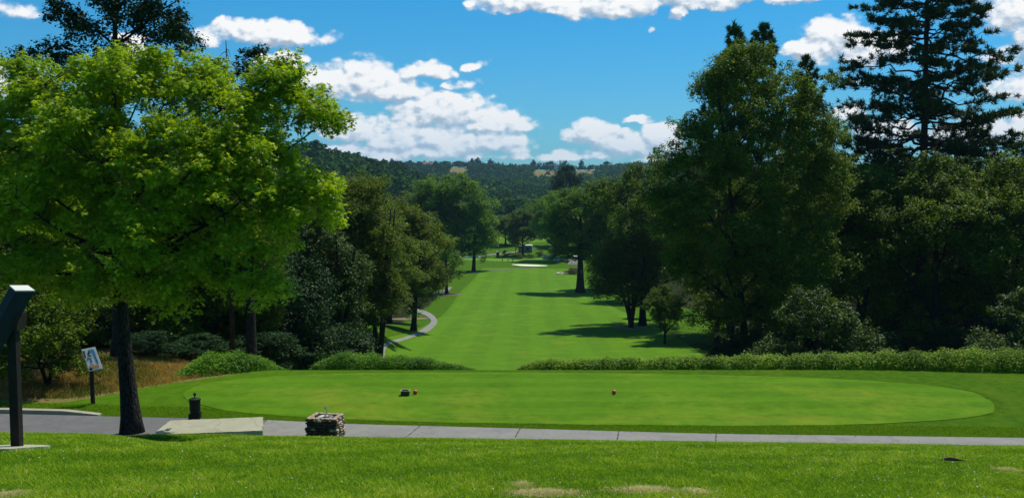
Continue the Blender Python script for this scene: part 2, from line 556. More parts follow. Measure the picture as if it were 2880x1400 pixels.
def build_ground():
    us = np.concatenate([-np.geomspace(2.2, .72, 26)[:-1], np.linspace(-.72, .72, 420), np.geomspace(.72, 2.2, 26)[1:]])
    ys = np.concatenate([np.linspace(-60, 4, 24), np.linspace(4.3, 60, 330), np.geomspace(60.5, 5900, 420)])
    U, Y = np.meshgrid(us, ys)
    X = U*(np.maximum(Y, 0)+14)
    Z = H(X, Y)
    nx, ny = len(us), len(ys)
    i, j = np.meshgrid(np.arange(nx-1), np.arange(ny-1))
    b = j*nx+i
    F = np.stack([b, b+1, b+nx+1, b+nx], -1).reshape(-1, 4)
    mb = MB()
    mb.add(np.stack([X, Y, Z], -1).reshape(-1, 3), F)
    o = mb.build('ground', M['ground'], smooth=True)
    me = o.data
    x, y = X.ravel(), Y.ravel()
    cx = .018*y
    edge = grid_noise(x, y, .06, 3)*3
    wl = np.interp(y, [44, 60, 100, 150, 220, 350, 420, 520], [6, 17, 16, 22, 22, 24, 40, 60])
    wr = np.interp(y, [44, 60, 100, 150, 220, 350, 420, 520], [50, 40, 40, 34, 28, 30, 40, 60])
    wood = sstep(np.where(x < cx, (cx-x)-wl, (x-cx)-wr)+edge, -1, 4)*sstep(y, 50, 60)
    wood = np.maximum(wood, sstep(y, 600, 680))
    yq = np.maximum(y, 1)
    ridge_dry = np.exp(-((x/yq+.053)/.009)**4)*np.exp(-((y-1920)/90)**4) + np.exp(-((x/yq-.034)/.013)**4)*np.exp(-((y-1920)/100)**4) + np.exp(-((x/yq-.072)/.011)**4)*np.exp(-((y-1970)/90)**4)
    dry = sstep(-x-12.2-np.maximum(46.5-y, 0)*.9, -.4, .6)*sstep(y, 39.6, 40.6)*(1-sstep(y, 52, 62)) + ridge_dry*1.5
    dry = dry*(1-.0*y)
    lawn = sstep(-x, 4.5, 9.5)*sstep(y, 37.8, 38.6)*(1-sstep(y, 46.6, 47.4))
    patch = np.exp(-(((x+16.5)/2.6)**2+((y-44.5)/3.2)**2))
    dry = np.maximum(dry-patch*.6, 0)
    wood = np.maximum(wood, 0) * (1-np.clip(ridge_dry*2, 0, 1))
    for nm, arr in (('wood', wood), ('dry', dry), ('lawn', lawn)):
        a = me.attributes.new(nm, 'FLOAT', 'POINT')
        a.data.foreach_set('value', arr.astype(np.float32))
    tag(o, 'rolling grass ground falling from the brow into the wooded valley', kind='structure')


build_ground()


def resample(pts, step):
    pts = np.asarray(pts, float)
    # Catmull-Rom
    out = []
    P_ = np.vstack([2*pts[0]-pts[1], pts, 2*pts[-1]-pts[-2]])
    for i in range(1, len(P_)-2):
        n = max(2, int(np.linalg.norm(P_[i+1]-P_[i])/step))
        for s in np.linspace(0, 1, n, endpoint=False):
            a, b, c, d = P_[i-1], P_[i], P_[i+1], P_[i+2]
            out.append(.5*((2*b)+(-a+c)*s+(2*a-5*b+4*c-d)*s*s+(-a+3*b-3*c+d)*s**3))
    out.append(pts[-1])
    return np.array(out)


def ribbon(name, left, right, mat, lift=.05, step=1.0, kind='structure', label=None, cross=3, skirt=.25):
    """strip between two edge lines (same number of points), laid on the ground"""
    L, Rr = np.asarray(left, float), np.asarray(right, float)
    n = max(8, int(max(np.linalg.norm(np.diff(L, axis=0), axis=1).sum(), np.linalg.norm(np.diff(Rr, axis=0), axis=1).sum())/step))

    def rs(p):
        q_ = resample(p, step/3)
        s = np.concatenate([[0], np.cumsum(np.linalg.norm(np.diff(q_, axis=0), axis=1))])
        t = np.linspace(0, s[-1], n)
        return np.stack([np.interp(t, s, q_[:, 0]), np.interp(t, s, q_[:, 1])], 1)
    L, Rr = rs(L), rs(Rr)
    t = np.linspace(0, 1, cross)[None, :, None]
    XY = L[:, None]*(1-t)+Rr[:, None]*t
    Z = H(XY[..., 0], XY[..., 1])+lift
    XY = np.concatenate([XY[:, :1], XY, XY[:, -1:]], 1)
    Z = np.concatenate([Z[:, :1]-skirt, Z, Z[:, -1:]-skirt], 1)
    m = cross+2
    v = np.concatenate([XY, Z[..., None]], -1).reshape(-1, 3)
    i, j = np.meshgrid(np.arange(m-1), np.arange(n-1))
    b = j*m+i
    F = np.stack([b, b+1, b+m+1, b+m], -1).reshape(-1, 4)
    mb = MB()
    mb.add(v, F)
    o = mb.build(name, mat)
    return tag(o, label, kind=kind)


def polar_sheet(name, cx, cy, rad, mat, lift, label, rings=14, kind='structure', dome=0.0, skirt=.2):
    """closed outline sheet on the ground; rad(theta) gives the outline"""
    th = np.linspace(0, 2*pi, 180, endpoint=False)
    r = np.array([rad(t) for t in th])
    fr = np.concatenate([[0.02], np.linspace(.1, 1, rings), [1.0]])
    X = cx+np.outer(fr, r*np.cos(th))
    Y = cy+np.outer(fr, r*np.sin(th))
    Z = H(X, Y)+lift+dome*(1-fr[:, None]**2)
    Z[-1] -= skirt
    mb = MB()
    n = len(th)
    i, j = np.meshgrid(np.arange(n), np.arange(len(fr)-1))
    b = j*n
    F = np.stack([b+i, b+n+i, b+n+(i+1) % n, b+(i+1) % n], -1).reshape(-1, 4)
    mb.add(np.stack([X, Y, Z], -1).reshape(-1, 3), F)
    mb.F.append((np.arange(n)[None, :], 0))
    return tag(mb.build(name, mat, smooth=False), label, kind=kind)


def tee_rad(t):
    c, s = cos(t+.05), sin(t+.05)
    a, b, n = 16.7, 4.7, 2.6
    r = (abs(c/a)**n+abs(s/b)**n)**(-1/n)
    return r*(1+.006*sin(7*t)+.004*sin(23*t)+.003*sin(61*t))


TEE_LIFT = .022
polar_sheet('tee_lawn', 2.9, 41.45, tee_rad, M['tee'], TEE_LIFT, 'close mown oval tee lawn between the cart path and the hedges', kind='structure', skirt=.12)

# fairway
fl = [(-11.0, 96), (-14.5, 108), (-16, 125), (-15, 150), (-14, 180), (-13, 220), (-12.5, 270), (-11, 320), (-10.5, 352)]
fr_ = [(9, 94), (20, 108), (24, 130), (24, 155), (22, 190), (21, 230), (20, 280), (22, 325), (23, 352)]
ribbon('fairway', fl, fr_, M['fairway'], .05, 3.0, label='long striped fairway running down the valley to the green', cross=25, skirt=.3)
# putting green beyond
polar_sheet('putting_green', -3, 402, lambda t: 19*(abs(cos(t)/1.3)**2.2+abs(sin(t)/.62)**2.2)**(-1/2.2), M['green'], .06, 'pale putting green at the far end of the fairway')
polar_sheet('meadow', -18, 520, lambda t: 42*(abs(cos(t)/1.1)**2+abs(sin(t)/1.2)**2)**(-.5), M['fairway'], .06, 'sunlit lawn beyond the far trees')


def bunker_rad(t):
    return (abs(cos(t)/6.3)**2+abs(sin(t)/4.6)**2)**(-.5)*(1+.12*sin(3*t+.6)+.05*sin(5*t))


bp = ground_at(1487, 747)
polar_sheet('sand_bunker', bp.x, bp.y, bunker_rad, M['sand'], .12, 'white sand bunker in front of the putting green', kind='structure', dome=.25)

# near cart path
yf = lambda u: float(np.interp(u, [-900, 0, 740, 960, 1440, 2000, 2880, 3600], [39.2, 38.4, 37.4, 36.8, 36.1, 35.3, 34.7, 34.3]))
U_ = [-900, -400, 0, 300, 560, 740]
ribbon('asphalt_path', [((u-1440)/FPX*yf(u), yf(u)) for u in U_], [((u-1440)/FPX*yf(u), yf(u)-3.4) for u in U_], M['asphalt'], .035, .8, label='grey asphalt cart path passing under the tree')
U_ = [742, 960, 1200, 1440, 2000, 2400, 2880, 3600]
ribbon('concrete_path', [((u-1440)/FPX*yf(u), yf(u)) for u in U_], [((u-1440)/FPX*yf(u), yf(u)-2.5) for u in U_], M['concrete'], .045, .8, label='pale concrete cart path crossing in front of the tee')
for i, (ua, ub) in enumerate([(1178, 1122), (1463, 1437), (1745, 1736), (2023, 2020), (2420, 2424)]):
    a = Vector(((ua-1440)/FPX*yf(ua), yf(ua)-.01, 0))
    b = Vector(((ub-1440)/FPX*(yf(ub)-2.4)*1.0, yf(ub)-2.45, 0))
    mb = MB()
    d = (b-a).normalized()
    s = Vector((-d.y, d.x, 0))*.022
    n = 12
    top = [a.lerp(b, t/n) for t in range(n+1)]
    v, f = [], []
    for j, p_ in enumerate(top):
        z = hz(p_.x, p_.y)+.0495
        wv = s*(1+.5*sin(j*2.3+i))
        v += [(p_.x-wv.x, p_.y-wv.y, z), (p_.x+wv.x, p_.y+wv.y, z)]
        if j:
            q0 = 2*j-2
            f.append((q0, q0+1, q0+3, q0+2))
    mb.add(v, f)
    tag(mb.build('path_joint', M['joint']), kind='structure', group='joints across the concrete path')

# far cart paths
def gp(u, v):
    g = ground_at(u, v, 60)
    return (g.x, g.y)


ribbon('valley_path', [gp(1062, 1020), gp(1066, 985), gp(1092, 962), gp(1150, 945), gp(1190, 925), gp(1212, 905), gp(1196, 888), gp(1150, 870)],
       [gp(1092, 1020), gp(1082, 990), gp(1104, 968), gp(1165, 948), gp(1212, 928), gp(1230, 903), gp(1208, 880), gp(1152, 864)],
       M['concrete'], .1, 2.0, label='pale cart path curling round the left side of the fairway')
ribbon('valley_path', [gp(1205, 828), gp(1240, 818), gp(1262, 808)], [gp(1228, 828), gp(1258, 820), gp(1272, 808)], M['concrete'], .1, 2.0, label='short stretch of pale path by the round tree left of the fairway')
ribbon('crossing_path', [gp(1318, 767.5), gp(1380, 763), gp(1450, 758.2), gp(1510, 755)], [gp(1318, 765.8), gp(1380, 761), gp(1450, 756.6), gp(1510, 753.6)], M['asphalt'], .1, 3, label='thin path crossing the far end of the fairway')
ribbon('far_path', [gp(1340, 725), gp(1372, 719), gp(1400, 716), gp(1440, 712), gp(1475, 706)], [gp(1340, 721.5), gp(1372, 716), gp(1400, 713.6), gp(1440, 709), gp(1475, 703.5)], M['concrete'], .12, 3, label='pale path winding past the shed beyond the green')
ribbon('pond', [gp(1290, 726), gp(1343, 725)], [gp(1290, 718), gp(1343, 719)], M['water'], .12, 3, label='strip of blue water behind the far left trunks')
ribbon('parking_apron', [gp(1596, 745), gp(1640, 744)], [gp(1604, 730), gp(1640, 731)], M['concrete'], .14, 3, label='pale concrete apron beside the far shelter')
polar_sheet('dirt_patch', *gp(1150, 897), lambda t: 3.4*(1+.2*sin(2*t)), M['dirt'], .06, 'bare dirt inside the curl of the path', skirt=.1)

# ------------------------------------------------------------------ foliage and trees


def leaf_fn(c_dark, c_mid, c_lite, transl=.35, rough=.45, spec=.35, c_odd=None):
    def fn(q):
        t = q.node('ShaderNodeAttribute', attribute_name='tint').outputs['Fac']
        oi = q.node('ShaderNodeObjectInfo')
        tt = q.m('ADD', t, q.m('MULTIPLY', q.m('SUBTRACT', oi.outputs['Random'], .5), .22))
        stops = [(0.0, c_dark), (.5, c_mid), (.95, c_lite)]
        if c_odd:
            stops.append((1.0, c_odd))
        col = q.ramp(tt, stops)
        a = pbsdf(q, col, rough, spec)
        tcol = q.mix(1.0, col, (1.25, 1.15, .35), 'MULTIPLY')
        b = q.node('ShaderNodeBsdfTranslucent', {'Color': tcol}).outputs[0]
        return q.node('ShaderNodeMixShader', {0: transl, 1: a, 2: b}).outputs[0]
    return fn


M['leaf_gum'] = material('sweetgum_leaf', leaf_fn((.110, .200, .004), (.300, .470, .009), (.500, .660, .035), .58, .40, .3))
M['leaf_oak'] = material('oak_leaf', leaf_fn((.030, .066, .003), (.095, .170, .007), (.215, .320, .024), .42, .48, .16, (.16, .10, .03)))
M['leaf_grey'] = material('grey_oak_leaf', leaf_fn((.022, .052, .006), (.056, .112, .014), (.130, .210, .038), .34, .45, .2, (.14, .09, .03)))
M['leaf_brown'] = material('live_oak_leaf', leaf_fn((.042, .074, .003), (.110, .165, .007), (.215, .285, .022), .42, .5, .15, (.18, .06, .02)))
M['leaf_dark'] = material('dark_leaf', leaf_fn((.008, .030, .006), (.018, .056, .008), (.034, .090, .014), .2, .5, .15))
M['leaf_cotton'] = material('cottonwood_leaf', leaf_fn((.036, .100, .004), (.120, .250, .010), (.260, .410, .026), .42, .48, .16))
M['leaf_hedge'] = material('hedge_leaf', leaf_fn((.045, .130, .004), (.150, .330, .012), (.320, .520, .040), .45, .45, .15))
M['leaf_hedge2'] = material('ivy_leaf', leaf_fn((.050, .125, .004), (.215, .370, .012), (.480, .600, .045), .45, .5, .15, (.28, .20, .05)))
M['needle'] = material('pine_needle', leaf_fn((.012, .040, .006), (.034, .074, .008), (.100, .130, .012), .2, .5, .15))
M['needle2'] = material('young_pine_needle', leaf_fn((.016, .052, .012), (.034, .095, .018), (.065, .135, .026), .2, .5, .15))
M['hill_leaf'] = material('hill_foliage', leaf_fn((.014, .052, .010), (.036, .104, .012), (.090, .175, .016), .15, .8, .05))


def bark_fn(c):
    def fn(q):
        p = opos(q)
        s = q.v('MULTIPLY', p, (1.0, 1.0, .22))
        n = q.noise(s, 16, 6, .7)
        vo = q.node('ShaderNodeTexVoronoi', {'Vector': s, 'Scale': 14.0}, feature='DISTANCE_TO_EDGE').outputs[0]
        hgt = q.m('ADD', n, q.smooth(vo, 0, .25))
        col = q.ramp(hgt, [(.5, tuple(x*.35 for x in c)), (1.0, c), (1.5, tuple(x*1.5 for x in c))])
        return pbsdf(q, col, .9, .15, 0, bump(q, hgt, .8, .04))
    return fn


M['bark'] = material('oak_bark', bark_fn((.034, .028, .022)))
M['bark_gum'] = material('sweetgum_bark', bark_fn((.030, .026, .022)))
M['bark_pine'] = material('pine_bark', bark_fn((.075, .042, .028)))

DIAMOND = np.array([(0, -.5), (.30, -.05), (0, .5), (-.30, -.05)])


def star_leaf():
    v = [(0, -.12)]
    for a in (-65, 0, 65, 130, -130):
        L = .55 if abs(a) < 100 else .42
        ra = R(a)
        c = (sin(ra)*L, cos(ra)*L)
        v.append(c)
    return v


def frames(nrm, rng):
    n = nrm/(np.linalg.norm(nrm, axis=1)[:, None]+1e-9)
    r = rng.normal(size=n.shape)
    a = np.cross(n, r)
    a /= np.linalg.norm(a, axis=1)[:, None]+1e-9
    b = np.cross(n, a)
    return n, a, b


def unit(rng, n):
    d = rng.normal(size=(n, 3))
    return d/np.linalg.norm(d, axis=1)[:, None]


def put_leaves(mb, pos, nrm, size, rng, tint, star=False, fold=.25):
    n, a, b = frames(nrm, rng)
    N_ = len(pos)
    s = size*rng.uniform(.65, 1.25, N_)
    if not star:
        T2 = DIAMOND
        dz = np.array([0, fold*.3, 0, fold*.3])
        v = pos[:, None] + s[:, None, None]*(T2[None, :, 0, None]*a[:, None]+T2[None, :, 1, None]*b[:, None]+dz[None, :, None]*n[:, None])
        idx = np.arange(N_)[:, None]*4
        mb.add(v.reshape(-1, 3), idx+np.array([[0, 1, 2, 3]]), 0, np.repeat(tint, 4))
    else:
        # five narrow lobes radiating from the stalk
        tri2 = []
        for ang in (-72, -36, 0, 36, 72):
            aa = R(ang*1.45)
            L = .62 if abs(ang) < 50 else .45
            wd = .19
            tip = (sin(aa)*L, cos(aa)*L)
            px, py = cos(aa)*wd, -sin(aa)*wd
            mx, my = tip[0]*.35, tip[1]*.35
            tri2 += [(mx*.0-px*.8, my*.0-py*.8), (mx*.0+px*.8, my*.0+py*.8), tip]
        T2 = np.array(tri2)
        dz = np.array([0, 0, -.12]*5)
        v = pos[:, None] + s[:, None, None]*(T2[None, :, 0, None]*a[:, None]+T2[None, :, 1, None]*b[:, None]+dz[None, :, None]*n[:, None])
        idx = (np.arange(N_)[:, None]*15+np.arange(15)[None]).reshape(-1, 3)
        mb.add(v.reshape(-1, 3), idx, 0, np.repeat(tint, 15))


def clump_leaves(mb, C, rad, per, size, rng, star=False, flat=.75, up=.9, droop=0.0, tvar=.28):
    """leaves spread through ball-ish clumps with centres C and radii rad"""
    K = len(C)
    per = np.broadcast_to(np.asarray(per), (K,)).astype(int)
    idx = np.repeat(np.arange(K), per)
    n = len(idx)
    d = unit(rng, n)
    rr = rng.uniform(0, 1, n)**.45
    # a second, lumpier level: leaves gather at sprays inside the clump
    off = d*rr[:, None]*rad[idx][:, None]
    nsp = 9
    sp = unit(rng, K*nsp).reshape(K, nsp, 3)*rng.uniform(.35, .9, (K, nsp, 1))*rad[:, None, None]
    pick = sp[idx, rng.randint(0, nsp, n)]
    off = np.where(rng.uniform(size=n)[:, None] < .72, pick+d*(rng.uniform(0, 1, n)**.6*.36*rad[idx])[:, None], off)
    off[:, 2] *= flat
    pos = C[idx]+off
    pos[:, 2] -= droop*np.linalg.norm(off[:, :2], axis=1)
    nrm = unit(rng, n)*.7 + d*.5 + np.array([0, 0, up])
    ct = rng.uniform(-tvar, tvar, K)
    tint = np.clip(.48+ct[idx]*.6+rng.normal(0, .21, n), 0.01, 1)
    put_leaves(mb, pos, nrm, size, rng, tint, star)


def lobe_clumps(lobes, n, rng, shell=.55, under=.35):
    L = np.array(lobes, float)
    wgt = (L[:, 3]*L[:, 4]*L[:, 5])**(2/3)
    idx = rng.choice(len(L), n, p=wgt/wgt.sum())
    d = unit(rng, n)
    low = (d[:, 2] < -.2) & (rng.uniform(size=n) > under)
    d[low, 2] *= -1
    r = rng.uniform(shell, 1.0, n)
    return L[idx, :3] + d*r[:, None]*L[idx, 3:6]


def bez(a, b, c, n):
    t = np.linspace(0, 1, n)[:, None]
    return (1-t)**2*a+2*t*(1-t)*b+t*t*c


def grow_wood(mb, C, rng, r0, top, lean=(0, 0), fork=.25, limbs=14, wig=.25, base_flare=1.5, sides=10, twig=True, trunks=1, spread=0):
    """trunk(s) from the origin up to `top`, limbs reaching to clumps C"""
    starts = []
    hgt = top
    paths = []
    for k_ in range(trunks):
        a = rng.uniform(0, 2*pi)
        lx, ly = (lean[0]+(cos(a)*spread if trunks > 1 else 0), lean[1]+(sin(a)*spread if trunks > 1 else 0))
        ts = np.linspace(0, 1, 14)
        bx = ts**1.2*lx+np.cumsum(rng.normal(0, wig*.12, 14))*ts
        by = ts**1.2*ly+np.cumsum(rng.normal(0, wig*.12, 14))*ts
        pts = np.stack([bx, by, ts*hgt-.15], 1)
        rad = r0*(1-.82*ts**1.1)*(1+(base_flare-1)*np.exp(-ts*hgt/(r0*2.2)))
        if trunks > 1:
            rad *= .7
        mb.tube(pts, rad, sides)
        paths.append((pts, rad))
    K = len(C)
    if K == 0:
        return
    # limb targets
    order = [int(rng.randint(K))]
    dist = np.linalg.norm(C-C[order[0]], axis=1)
    while len(order) < min(limbs, K):
        j = int(np.argmax(dist*rng.uniform(.6, 1, K)))
        order.append(j)
        dist = np.minimum(dist, np.linalg.norm(C-C[j], axis=1))
    limbpts, limbr = [], []
    for j in order:
        tgt = C[j]
        pts, rad = paths[rng.randint(len(paths))]
        hd = np.linalg.norm(tgt[:2]-pts[len(pts)//2, :2])
        z0 = np.clip(tgt[2]-hd*rng.uniform(.5, .9), fork*hgt, hgt*.93)
        i = int(np.argmin(abs(pts[:, 2]-z0)))
        s = pts[i]
        mid = s+(tgt-s)*.5+np.array([0, 0, .18*hd])*rng.uniform(-.3, 1)+rng.normal(0, wig*.35, 3)
        bp_ = bez(s, mid, tgt, 9)
        bp_[1:-1] += rng.normal(0, wig*.12, (7, 3))
        rr = min(rad[i]*.62, .035*np.linalg.norm(tgt-s)+r0*.08)
        rrad = np.linspace(rr, rr*.14, 9)
        mb.tube(bp_, rrad, 6, cap=False)
        limbpts.append(bp_)
        limbr.append(rrad)
    if not twig:
        return
    LP = np.concatenate(limbpts)
    LR = np.concatenate(limbr)
    for j in range(K):
        if j in order:
            continue
        d = np.linalg.norm(LP-C[j], axis=1)+np.maximum(LP[:, 2]-C[j, 2], 0)
        i = int(np.argmin(d))
        s = LP[i]
        L_ = np.linalg.norm(C[j]-s)
        if L_ < .2:
            continue
        mid = (s+C[j])/2+rng.normal(0, .1*L_, 3)
        mb.tube(bez(s, mid, C[j], 5), np.linspace(max(LR[i]*.55, .012), .006, 5), 4, cap=False)


def make_tree(name, base, seed, lobes, n_clump, clump_r, per, leaf, mats, r0, top, label, cat='tree', group=None, rz=0.0, star=False,
              lean=(0, 0), fork=.25, limbs=14, trunks=1, spread=0, shell=.55, flat=.75, up=.9, droop=0.0, under=.35, twig=True, wig=.3, tvar=.28):
    rng = np.random.RandomState(seed)
    root = empty(name, base, rz, label, cat, group)
    C = lobe_clumps(lobes, n_clump, rng, shell, under)
    cr = clump_r*rng.uniform(.6, 1.35, len(C))
    w_ = MB()
    grow_wood(w_, C, rng, r0, top, lean, fork, limbs, wig, trunks=trunks, spread=spread, twig=twig)
    w_.build('trunk', mats[1], root, smooth=True)
    l_ = MB()
    clump_leaves(l_, C, cr, (per*(cr/clump_r)**1.6).astype(int)+4, leaf, rng, star, flat, up, droop, tvar)
    l_.build('crown', mats[0], root)
    return root


def px_lobes(base, Y, spec):
    """lobes given as (u, v, half-width px, half-height px, depth offset m, half-depth m)"""
    out = []
    for (u, v, ru, rv, dy, rd) in spec:
        p_ = at(u, v, Y+dy)
        s = (Y+dy)/FPX
        out.append((p_.x-base[0], p_.y-base[1], p_.z-base[2], ru*s, rd, rv*s))
    return out


def on_ground(u, Y):
    x = (u-1440)/FPX*Y
    return Vector((x, Y, hz(x, Y)))


def zrow(v, Y):
    return at(1440, v, Y).z


# ---- the sweetgum
GY = 35.2
gb = on_ground(372, GY)
gb.x = at(372, 1205, GY).x
spec = [
    (140, 300, 130, 120, .5, 2.2), (60, 420, 140, 150, 1, 2.4), (330, 260, 130, 110, 0, 2.4), (450, 190, 70, 70, .5, 1.6), (260, 420, 180, 150, -1.2, 2.4),
    (590, 230, 90, 80, .6, 1.8), (620, 330, 150, 130, 0, 2.4), (770, 260, 90, 95, .3, 1.7), (820, 190, 26, 40, .3, .6), (860, 310, 78, 62, -.2, 1.4), (920, 340, 36, 44, -.2, .8),
    (700, 470, 190, 120, -.8, 2.4), (480, 460, 180, 160, -1.8, 2.2), (880, 540, 100, 60, -.8, 1.6), (940, 590, 48, 44, -.9, .9), (800, 620, 150, 80, -1.4, 1.6),
    (420, 640, 120, 90, -2.6, 1.6), (400, 730, 85, 60, -2.8, 1.2), (640, 720, 160, 80, -2.2, 1.4), (330, 690, 170, 110, -1.2, 2.0), (330, 800, 110, 60, -1.4, 1.4), (470, 850, 60, 40, -2.0, .9), (120, 760, 130, 70, -.4, 2.0), (620, 560, 170, 110, -2.0, 2.0), (530, 800, 130, 60, -2.2, 1.2), (170, 560, 160, 130, -.8, 2.2), (90, 640, 150, 140, .8, 2.2), (270, 810, 150, 50, .2, 1.8), (720, 820, 100, 40, -2.6, 1.0), (600, 640, 130, 90, .6, 1.8), (60, 220, 50, 50, .6, 1.0), (-60, 520, 90, 200, 1, 2.0)]
make_tree('sweetgum_tree', gb, 11, px_lobes(gb, GY, spec), 1020, .62, 118, .185, (M['leaf_gum'], M['bark_gum']), .32, 10.6,
          'large bright green star-leaved tree standing between the near path and the slab', group=None, star=True, lean=(-.9, .2), fork=.5, limbs=30, shell=.45, up=1.0, wig=.3, tvar=.22)

# ---- dark tall tree behind it, and the top beside it
b = on_ground(330, 52)
spec = [(300, 20, 70, 90, 0, 1.6), (130, 170, 80, 60, 0, 1.8), (220, 90, 80, 60, 0, 1.8), (430, 60, 110, 80, 0, 2), (500, 110, 60, 90, 0, 1.6), (330, 200, 180, 90, 0, 2.4), (160, 30, 30, 50, 0, 1), (420, -90, 150, 90, 0, 2.4),
        (200, -60, 110, 60, 0, 2.2), (380, 300, 200, 120, 0, 3), (60, 150, 30, 25, 0, .8)]
make_tree('oak_tree', b, 21, px_lobes(b, 52, spec), 230, .75, 130, .19, (M['leaf_dark'], M['bark']), .42, zrow(-40, 52)-b.z,
          'tall dark tree rising behind the bright star-leaved tree, cut by the top of the view', 'tree', lean=(.3, 0), fork=.4, limbs=24, shell=.4)
b = on_ground(700, 56)
spec = [(715, 165, 35, 30, 0, 1), (690, 200, 50, 40, 0, 1.2), (650, 260, 70, 80, 0, 2), (720, 330, 90, 120, 0, 2.4)]
make_tree('oak_tree', b, 22, px_lobes(b, 56, spec), 60, .6, 110, .19, (M['leaf_dark'], M['bark']), .3, zrow(180, 56)-b.z,
          'slim dark treetop poking above the right half of the bright tree', 'tree', limbs=8, shell=.3)
# bare snag
b = on_ground(645, 54)
sn = empty('dead_snag', b, 0, 'bare grey dead treetop sticking up beside the slim dark treetop', 'tree')
mb = MB()
hs = zrow(112, 54)-b.z
rng = np.random.RandomState(5)
mb.tube([(0, 0, -.1), (.1, 0, hs*.5), (0, 0, hs)], [.16, .09, .02], 8)
for i in range(16):
    z = hs*rng.uniform(.8, .98)
    a = rng.uniform(0, 2*pi)
    L_ = rng.uniform(.4, 1.0)*(1.15-z/hs)*3.2
    mb.tube([(0, 0, z), (cos(a)*L_*.5, sin(a)*L_*.3, z-.1), (cos(a)*L_, sin(a)*L_, z-.55)], [.025, .015, .006], 5)
mb.build('trunk', M['bark'], sn, smooth=True)

# ---- generic crown meshes shared by copies of the wood's trees


def auto_lobes(rng, w_, h_, n=8, low=.3):
    out = [(0, 0, h_*.64, w_*.36, w_*.36, h_*.30)]
    for i in range(n):
        a = 2*pi*i/n+rng.uniform(-.3, .3)
        z = h_*rng.uniform(low, .80)
        k_ = sin(pi*min(max((z/h_-low+.12)/(1.02-low+.12), 0), 1))**.6
        r = w_*.5*k_*rng.uniform(.55, .8)
        out.append((cos(a)*r, sin(a)*r, z, w_*rng.uniform(.16, .26), w_*rng.uniform(.16, .26), h_*rng.uniform(.10, .16)))
    out.append((rng.uniform(-.1, .1)*w_, 0, h_*.84, w_*.2, w_*.2, h_*.13))
    return out


PROTO = {}


def proto(kind, seed, w_, h_, leafmat, n_clump, clump_r, per, leaf, r0, lobes_n=8, low=.3, **kw):
    rng = np.random.RandomState(seed)
    lob = auto_lobes(rng, w_, h_, lobes_n, low)
    C = lobe_clumps(lob, n_clump, rng, .45, .5)
    cr = clump_r*rng.uniform(.6, 1.3, len(C))
    wd, lf = MB(), MB()
    grow_wood(wd, C, rng, r0, h_*.86, fork=kw.get('fork', .2), limbs=kw.get('limbs', 14), trunks=kw.get('trunks', 1), spread=kw.get('spread', 0), lean=kw.get('lean', (0, 0)), wig=kw.get('wig', .3), twig=kw.get('twig', True))
    clump_leaves(lf, C, cr, (per*(cr/clump_r)**1.6).astype(int)+3, leaf, rng)
    t = wd.build('trunk', M['bark'], smooth=True)
    c = lf.build('crown', leafmat)
    PROTO.setdefault(kind, []).append((t.data, c.data, w_, h_))
    bpy.data.objects.remove(t)
    bpy.data.objects.remove(c)


def place(kind, i, u, Y, top_v, width_px, label, name='oak_tree', rz=None, base=None, group=None, leafmat=None, cat='tree', sink=0.0):
    td, cd, w_, h_ = PROTO[kind][i % len(PROTO[kind])]
    b = base if base is not None else on_ground(u, Y)
    Y = b.y
    hh = zrow(top_v, Y)-b.z
    ww = width_px*Y/FPX
    root = empty(name, (b.x, b.y, b.z-sink), (u*.37+i) % 6.28 if rz is None else rz, label, cat, group)
    sx_, sz_ = ww/w_, hh/h_
    for nm, d in (('trunk', td), ('crown', cd)):
        if leafmat is not None and nm == 'crown':
            key = (d.name, leafmat.name)
            if key not in PROTO:
                d2 = d.copy()
                d2.materials.clear()
                d2.materials.append(leafmat)
                PROTO[key] = d2
            d = PROTO[key]
        o = bpy.data.objects.new(nm, d)
        COL.objects.link(o)
        o.parent = root
        o.scale = (sx_, sx_, sz_)
    return root


for s in range(4):
    proto('oak', 100+s, 12, 16, M['leaf_oak'], 420, .9, 170, .20, .34, 9, .22, trunks=1+(s % 2), spread=1.4)
for s in range(2):
    proto('live', 120+s, 10, 12, M['leaf_brown'], 330, .8, 170, .18, .30, 10, .14, trunks=2, spread=1.6, wig=.6)
for s in range(2):
    proto('cotton', 140+s, 25, 31, M['leaf_cotton'], 620, 1.7, 120, .5, .7, 12, .24, trunks=1, limbs=18)
for s in range(2):
    proto('round', 160+s, 8, 10, M['leaf_cotton'], 190, .78, 100, .26, .22, 8, .3)
for s in range(3):
    proto('under', 180+s, 6, 5, M['leaf_grey'], 150, .55, 130, .15, .12, 9, .12, trunks=3, spread=1.5, wig=.5)

# left wood
LW = 'dark trees of the wood on the left'
RW = 'dark trees of the wood on the right'
place('oak', 0, 40, 66, 330, 520, 'tall dark oak at the left edge behind the bright tree', group=LW)
place('oak', 1, 300, 72, 340, 560, 'dark oak hidden behind the trunk of the bright tree', group=LW)
place('under', 0, 118, 43.2, 760, 380, 'small dark tree on the dry bank behind the near sign post', name='small_tree', leafmat=M['leaf_oak'], group=LW)
place('oak', 3, 480, 68, 480, 400, 'oak with a thick dark trunk just right of the bright tree trunk', group=LW)
place('live', 0, 640, 64, 560, 380, 'oak with low leaning trunks behind the leafy hedge mound', group=LW)
place('oak', 2, 560, 84, 380, 480, 'tall oak deep in the left wood behind the leaning one', group=LW)
place('oak', 1, 760, 86, 470, 420, 'oak standing behind the right part of the bright crown', group=LW)
place('cotton', 1, 1090, 170, 560, 300, 'mid green tree between the live oaks and the round tree', leafmat=M['leaf_oak'], group=LW)
place('cotton', 1, 1200, 345, 520, 230, 'cottonwood crown behind the round tree', name='cottonwood_tree', leafmat=M['leaf_oak'])
place('under', 1, 560, 56, 935, 260, 'shrub under the oaks above the first hedge mound', name='understory_shrub', cat='shrub', leafmat=M['leaf_dark'])
